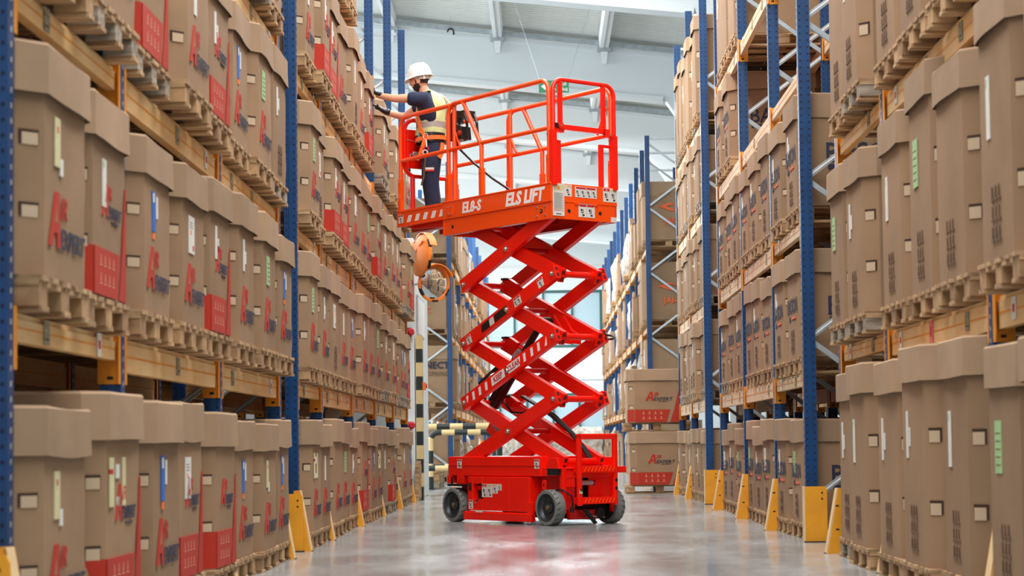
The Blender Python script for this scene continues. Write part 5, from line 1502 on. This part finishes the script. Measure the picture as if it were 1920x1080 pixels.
# belt and harness
mb = MB()
def ring(z, rx, ry, m, h_, th=0.010, cx=0.0, n=28, tilt=0.0, mbx=None):
    vs = []
    for i in range(n):
        a = 2*pi*i/n
        for r_, dz in ((0, -h_/2), (th, -h_/2), (th, h_/2), (0, h_/2)):
            vs.append((cx+(rx+r_)*cos(a), (ry+r_)*sin(a), z+dz+tilt*cos(a)))
    mbx.add(vs, [(4*i+k, 4*((i+1) % n)+k, 4*((i+1) % n)+(k+1) % 4, 4*i+(k+1) % 4) for i in range(n) for k in range(4)], m)
ring(0.985, 0.168, 0.190, 'black', 0.11, cx=-0.010, mbx=mb); mb.build('belt', P, True)
mb = MB(); ring(0.975, 0.180, 0.202, 'strap', 0.048, cx=-0.010, tilt=0.012, mbx=mb)
def strap(pts, w_=0.045, mbx=None):
    for a, b_ in zip(pts[:-1], pts[1:]):
        c = ((Vector(a)+Vector(b_))/2); n = Vector((c.x+0.01, c.y, 0))
        mbx.bar(a, b_, w_, 0.008, 'strap', n)
strap([(-0.165, -0.10, 1.30), (-0.155, -0.13, 1.20), (-0.125, -0.165, 1.08), (-0.065, -0.215, 0.975), (-0.10, -0.205, 0.87), (-0.135, -0.18, 0.78), (-0.16, -0.15, 0.72)], mbx=mb)
strap([(0.165, -0.06, 1.46), (0.205, -0.06, 1.36), (0.212, -0.05, 1.25), (0.190, -0.05, 1.10)], mbx=mb)
strap([(0.13, -0.12, 0.92), (0.115, -0.15, 0.80), (0.09, -0.17, 0.74)], 0.06, mbx=mb)
mb.build('safety_harness', P)
mb = MB()
mb.tube([(-0.062+0.026*cos(a), -0.212, 0.985+0.036*sin(a)) for a in [2*pi*i/14 for i in range(14)]], 0.006, 'chrome', 6, closed=True)
mb.tube([(-0.06, -0.215, 0.95), (-0.055, -0.22, 0.90), (-0.055, -0.22, 0.86)], 0.010, 'offwhite', 6)
mb.tube([(-0.055+0.022*cos(a), -0.222, 0.845+0.030*sin(a)) for a in [2*pi*i/14 for i in range(14)]], 0.006, 'redlab', 6, closed=True)
mb.tube([(-0.07+0.028*cos(a), -0.222, 0.80+0.024*sin(a)) for a in [2*pi*i/14 for i in range(14)]], 0.007, 'offwhite', 6, closed=True)
mb.tube([(-0.065, -0.22, 0.78), (-0.075, -0.20, 0.66), (-0.09, -0.195, 0.52), (-0.12, -0.19, 0.42)], 0.011, 'inkbrown', 7)
mb.build('lanyard', P, True)
mb = MB(); mb.box((-0.07, -0.208, 0.60), (0.03, -0.190, 0.625), 'offwhite'); mb.box((-0.07, -0.208, 0.58), (0.03, -0.190, 0.598), 'redlab'); mb.build('pocket_patch', P)
mb = MB()
for cy, cx in ((-0.10, 0.002), (0.10, 0.018)):
    vs = []; n = 18
    for i in range(n):
        a = 2*pi*i/n
        for dz in (-0.015, 0.015): vs.append((cx+0.072*cos(a), cy+0.072*sin(a), 0.255+dz))
    mb.add(vs, [(2*i, 2*((i+1) % n), 2*((i+1) % n)+1, 2*i+1) for i in range(n)], 'vestgrey')
mb.build('reflective_band', P)
for cy in (-0.10, 0.11):
    mb = MB(); mb.lathe([(0.055, 0), (0.05, 0.04), (0.045, 0.10)], (0.02, cy, 0.0), (0, 0, 1), 'dark', 14)
    mb.prism([(0.06, 0), (0.06, 0.05), (-0.04, 0.07), (-0.14, 0.045), (-0.16, 0.0)], 1, cy-0.045, cy+0.045, 'dark'); mb.build('work_boot', P, True)
# head
HC = Vector((-0.145, 0.0, 1.668))
def head_mesh():
    bm = bmesh.new(); bmesh.ops.create_uvsphere(bm, u_segments=40, v_segments=30, radius=1.0)
    for v in bm.verts:
        x, y, z = v.co
        # x: -1 face, +1 back
        X_ = x*0.106; Y_ = y*0.080; Z_ = z*0.126
        if z < -0.1:
            k = (-z-0.1)
            Y_ *= 1-0.28*k
            if x > 0: X_ *= 1-0.45*k
            else: X_ *= 1-0.10*k
        if x < -0.2:
            # flatten the face and add nose, brow, lips, chin
            X_ += 0.010*max(0, (-x-0.5))
            g = math.exp(-(y/0.20)**2)
            X_ -= 0.026*g*math.exp(-((z+0.16)/0.13)**2)*(1 if z < -0.02 else 1)
            X_ -= 0.010*g*math.exp(-((z-0.05)/0.18)**2)
            X_ -= 0.006*math.exp(-(y/0.5)**2)*math.exp(-((z-0.22)/0.10)**2)
            X_ -= 0.009*math.exp(-(y/0.28)**2)*math.exp(-((z+0.46)/0.07)**2)
            X_ -= 0.012*math.exp(-(y/0.35)**2)*math.exp(-((z+0.80)/0.14)**2)
            e = math.exp(-((abs(y)-0.36)/0.16)**2)*math.exp(-((z-0.08)/0.10)**2)
            X_ += 0.008*e
        v.co = (X_, Y_, Z_)
    me = bpy.data.meshes.new('head'); bm.to_mesh(me); bm.free(); me.materials.append(M['skin']); me.materials.append(M['hair']); me.shade_smooth()
    for p_ in me.polygons:
        c = p_.center; x, y, z = c.x/0.106, c.y/0.080, c.z/0.126
        beard = (z < -0.52 and x < 0.25) or (z < -0.30 and -0.55 < x < 0.12) or (-0.12 > x > -0.34 and z < 0.1 and abs(y) > 0.6) or (-0.36 < z < -0.30 and x < -0.6 and abs(y) < 0.3) 
        lips = abs(z+0.47) < 0.06 and abs(y) < 0.22 and x < -0.6
        hair = z > 0.42 or (x > 0.22 and z > -0.30)
        if (beard and not lips) or hair: p_.material_index = 1
    return me
hd = link('head', head_mesh(), P)
hrot = Matrix.Rotation(radians(-12), 4, 'Z') @ Matrix.Rotation(radians(-6), 4, 'Y')
hd.matrix_local = Matrix.Translation(HC) @ hrot
for sy in (-1, 1):
    mb = MB()
    mb.lathe([(0.0, 0.010), (0.014, 0.012), (0.024, 0.016), (0.030, 0.008), (0.022, -0.006)], (0.012, sy*0.079, -0.012), (0.15, sy, 0.05), 'skin', 14, cap=False)
    for i, v in enumerate(mb.v): mb.v[i] = (0.012+(v[0]-0.012)*0.75, v[1], -0.012+(v[2]+0.012)*1.15)
    mb.build('ear', hd, True)
    mb = MB(); mb.lathe([(0.0, 0.009), (0.006, 0.007), (0.009, 0.0)], (-0.083, sy*0.027, 0.010), (-1, sy*0.2, 0), 'white', 12, cap=False)
    mb.lathe([(0.0, 0.0105), (0.004, 0.0095)], (-0.083, sy*0.027, 0.010), (-1, sy*0.2, 0), 'dark', 10, cap=False); mb.build('eye', hd, True)
    mb = MB(); mb.tube([(-0.094, sy*0.010, 0.028), (-0.092, sy*0.028, 0.033), (-0.078, sy*0.044, 0.026)], 0.0042, 'hair', 6); mb.build('eyebrow', hd, True)
# helmet
mb = MB()
n = 40; prof = [(1.0, 0.0), (0.995, 0.22), (0.95, 0.45), (0.84, 0.68), (0.66, 0.86), (0.42, 0.96), (0.18, 1.0), (0.0, 1.005)]
vs = []
for r_, z in prof:
    for j in range(n):
        a = 2*pi*j/n; vs.append((0.142*r_*cos(a)+0.005, 0.116*r_*sin(a), 0.168*z))
fs = [(i*n+j, i*n+(j+1) % n, (i+1)*n+(j+1) % n, (i+1)*n+j) for i in range(len(prof)-1) for j in range(n)]
mb.add(vs, fs, 'helmet')
vs = []
for t_, dz in ((1.0, 0.004), (1.0, 0.0)):
    for ring_ in (0, 1):
        for j in range(n):
            a = 2*pi*j/n; pk = 0.018+0.036*max(0, -cos(a))**2
            rr = 0.0 if ring_ == 0 else pk
            vs.append(((0.142+rr)*cos(a)+0.005, (0.116+rr*0.8)*sin(a), dz-(0.010 if ring_ else 0)-(0.016*max(0, -cos(a)) if ring_ else 0)))
mb.add(vs, [(j, (j+1) % n, n+(j+1) % n, n+j) for j in range(n)]+[(2*n+j, 3*n+j, 3*n+(j+1) % n, 2*n+(j+1) % n) for j in range(n)]+[(n+j, n+(j+1) % n, 3*n+(j+1) % n, 3*n+j) for j in range(n)], 'helmet')
mb.bar((-0.09, 0, 0.150), (0.08, 0, 0.158), 0.02, 0.02, 'helmet')
hm = mb.build('hard_hat', P, True)
hm.matrix_local = Matrix.Translation(HC+Vector((0.005, 0, 0.048))) @ Matrix.Rotation(radians(-12), 4, 'Z') @ Matrix.Rotation(radians(-9), 4, 'Y')
mb = MB(); ring(-0.02, 0.098, 0.082, 'offwhite', 0.045, 0.006, 0.012, mbx=mb)
mb.box((0.06, -0.095, -0.05), (0.09, -0.07, 0.0), 'offwhite'); mb.box((0.035, -0.098, -0.045), (0.05, -0.085, 0.0), 'offwhite')
mb.box((-0.04, -0.093, -0.006), (0.05, -0.088, 0.004), 'redlab')
mb.build('suspension_band', hm)
# gloved hands: palm, four fingers and a thumb each
def glove(wr, pa, dirn, palmn, name):
    d = Vector(dirn).normalized(); nrm = Vector(palmn).normalized(); s = d.cross(nrm).normalized()
    w0 = Vector(wr); c = Vector(pa)
    Jg = {'c': (*(c+d*0.02), (0.042, 0.026)), 'w': (*(w0+Vector((0.06, -0.01, -0.005))), 0.046), 'w1': (*(w0+Vector((0.01, 0, 0))), 0.042), 'k': (*(c+d*0.045), (0.042, 0.021))}
    Eg = [('c', 'w1'), ('w1', 'w'), ('c', 'k')]
    g = skin(name, Jg, Eg, 'black', 2)
    parts = []
    for i, (off_, ln) in enumerate(((-0.030, 0.062), (-0.010, 0.074), (0.010, 0.070), (0.029, 0.056))):
        b0 = c+d*0.045+s*off_
        p1 = b0+d*ln*0.48+nrm*0.004; p2 = p1+d*ln*0.30+nrm*ln*0.16; p3 = p2+d*ln*0.22+nrm*ln*0.20
        skin('finger', {'b': (*b0, 0.0105), '1': (*p1, 0.0098), '2': (*p2, 0.009), '3': (*p3, 0.0075)}, [('b', '1'), ('1', '2'), ('2', '3')], 'black', 2, parent=g)
    b0 = c+d*0.0-s*0.030; p1 = b0-s*0.026+d*0.026+nrm*0.010; p2 = p1-s*0.008+d*0.026+nrm*0.012
    skin('thumb', {'b': (*b0, 0.013), '1': (*p1, 0.0115), '2': (*p2, 0.009)}, [('b', '1'), ('1', '2')], 'black', 2, parent=g)
glove(J['wrN'][:3], (-0.645, -0.155, 1.51), (-0.55, 0.10, 0.80), (-0.75, 0.0, -0.50), 'glove')
glove(J['wrF'][:3], (-0.62, 0.125, 1.37), (-0.72, -0.05, 0.62), (-0.66, 0.0, -0.60), 'glove')
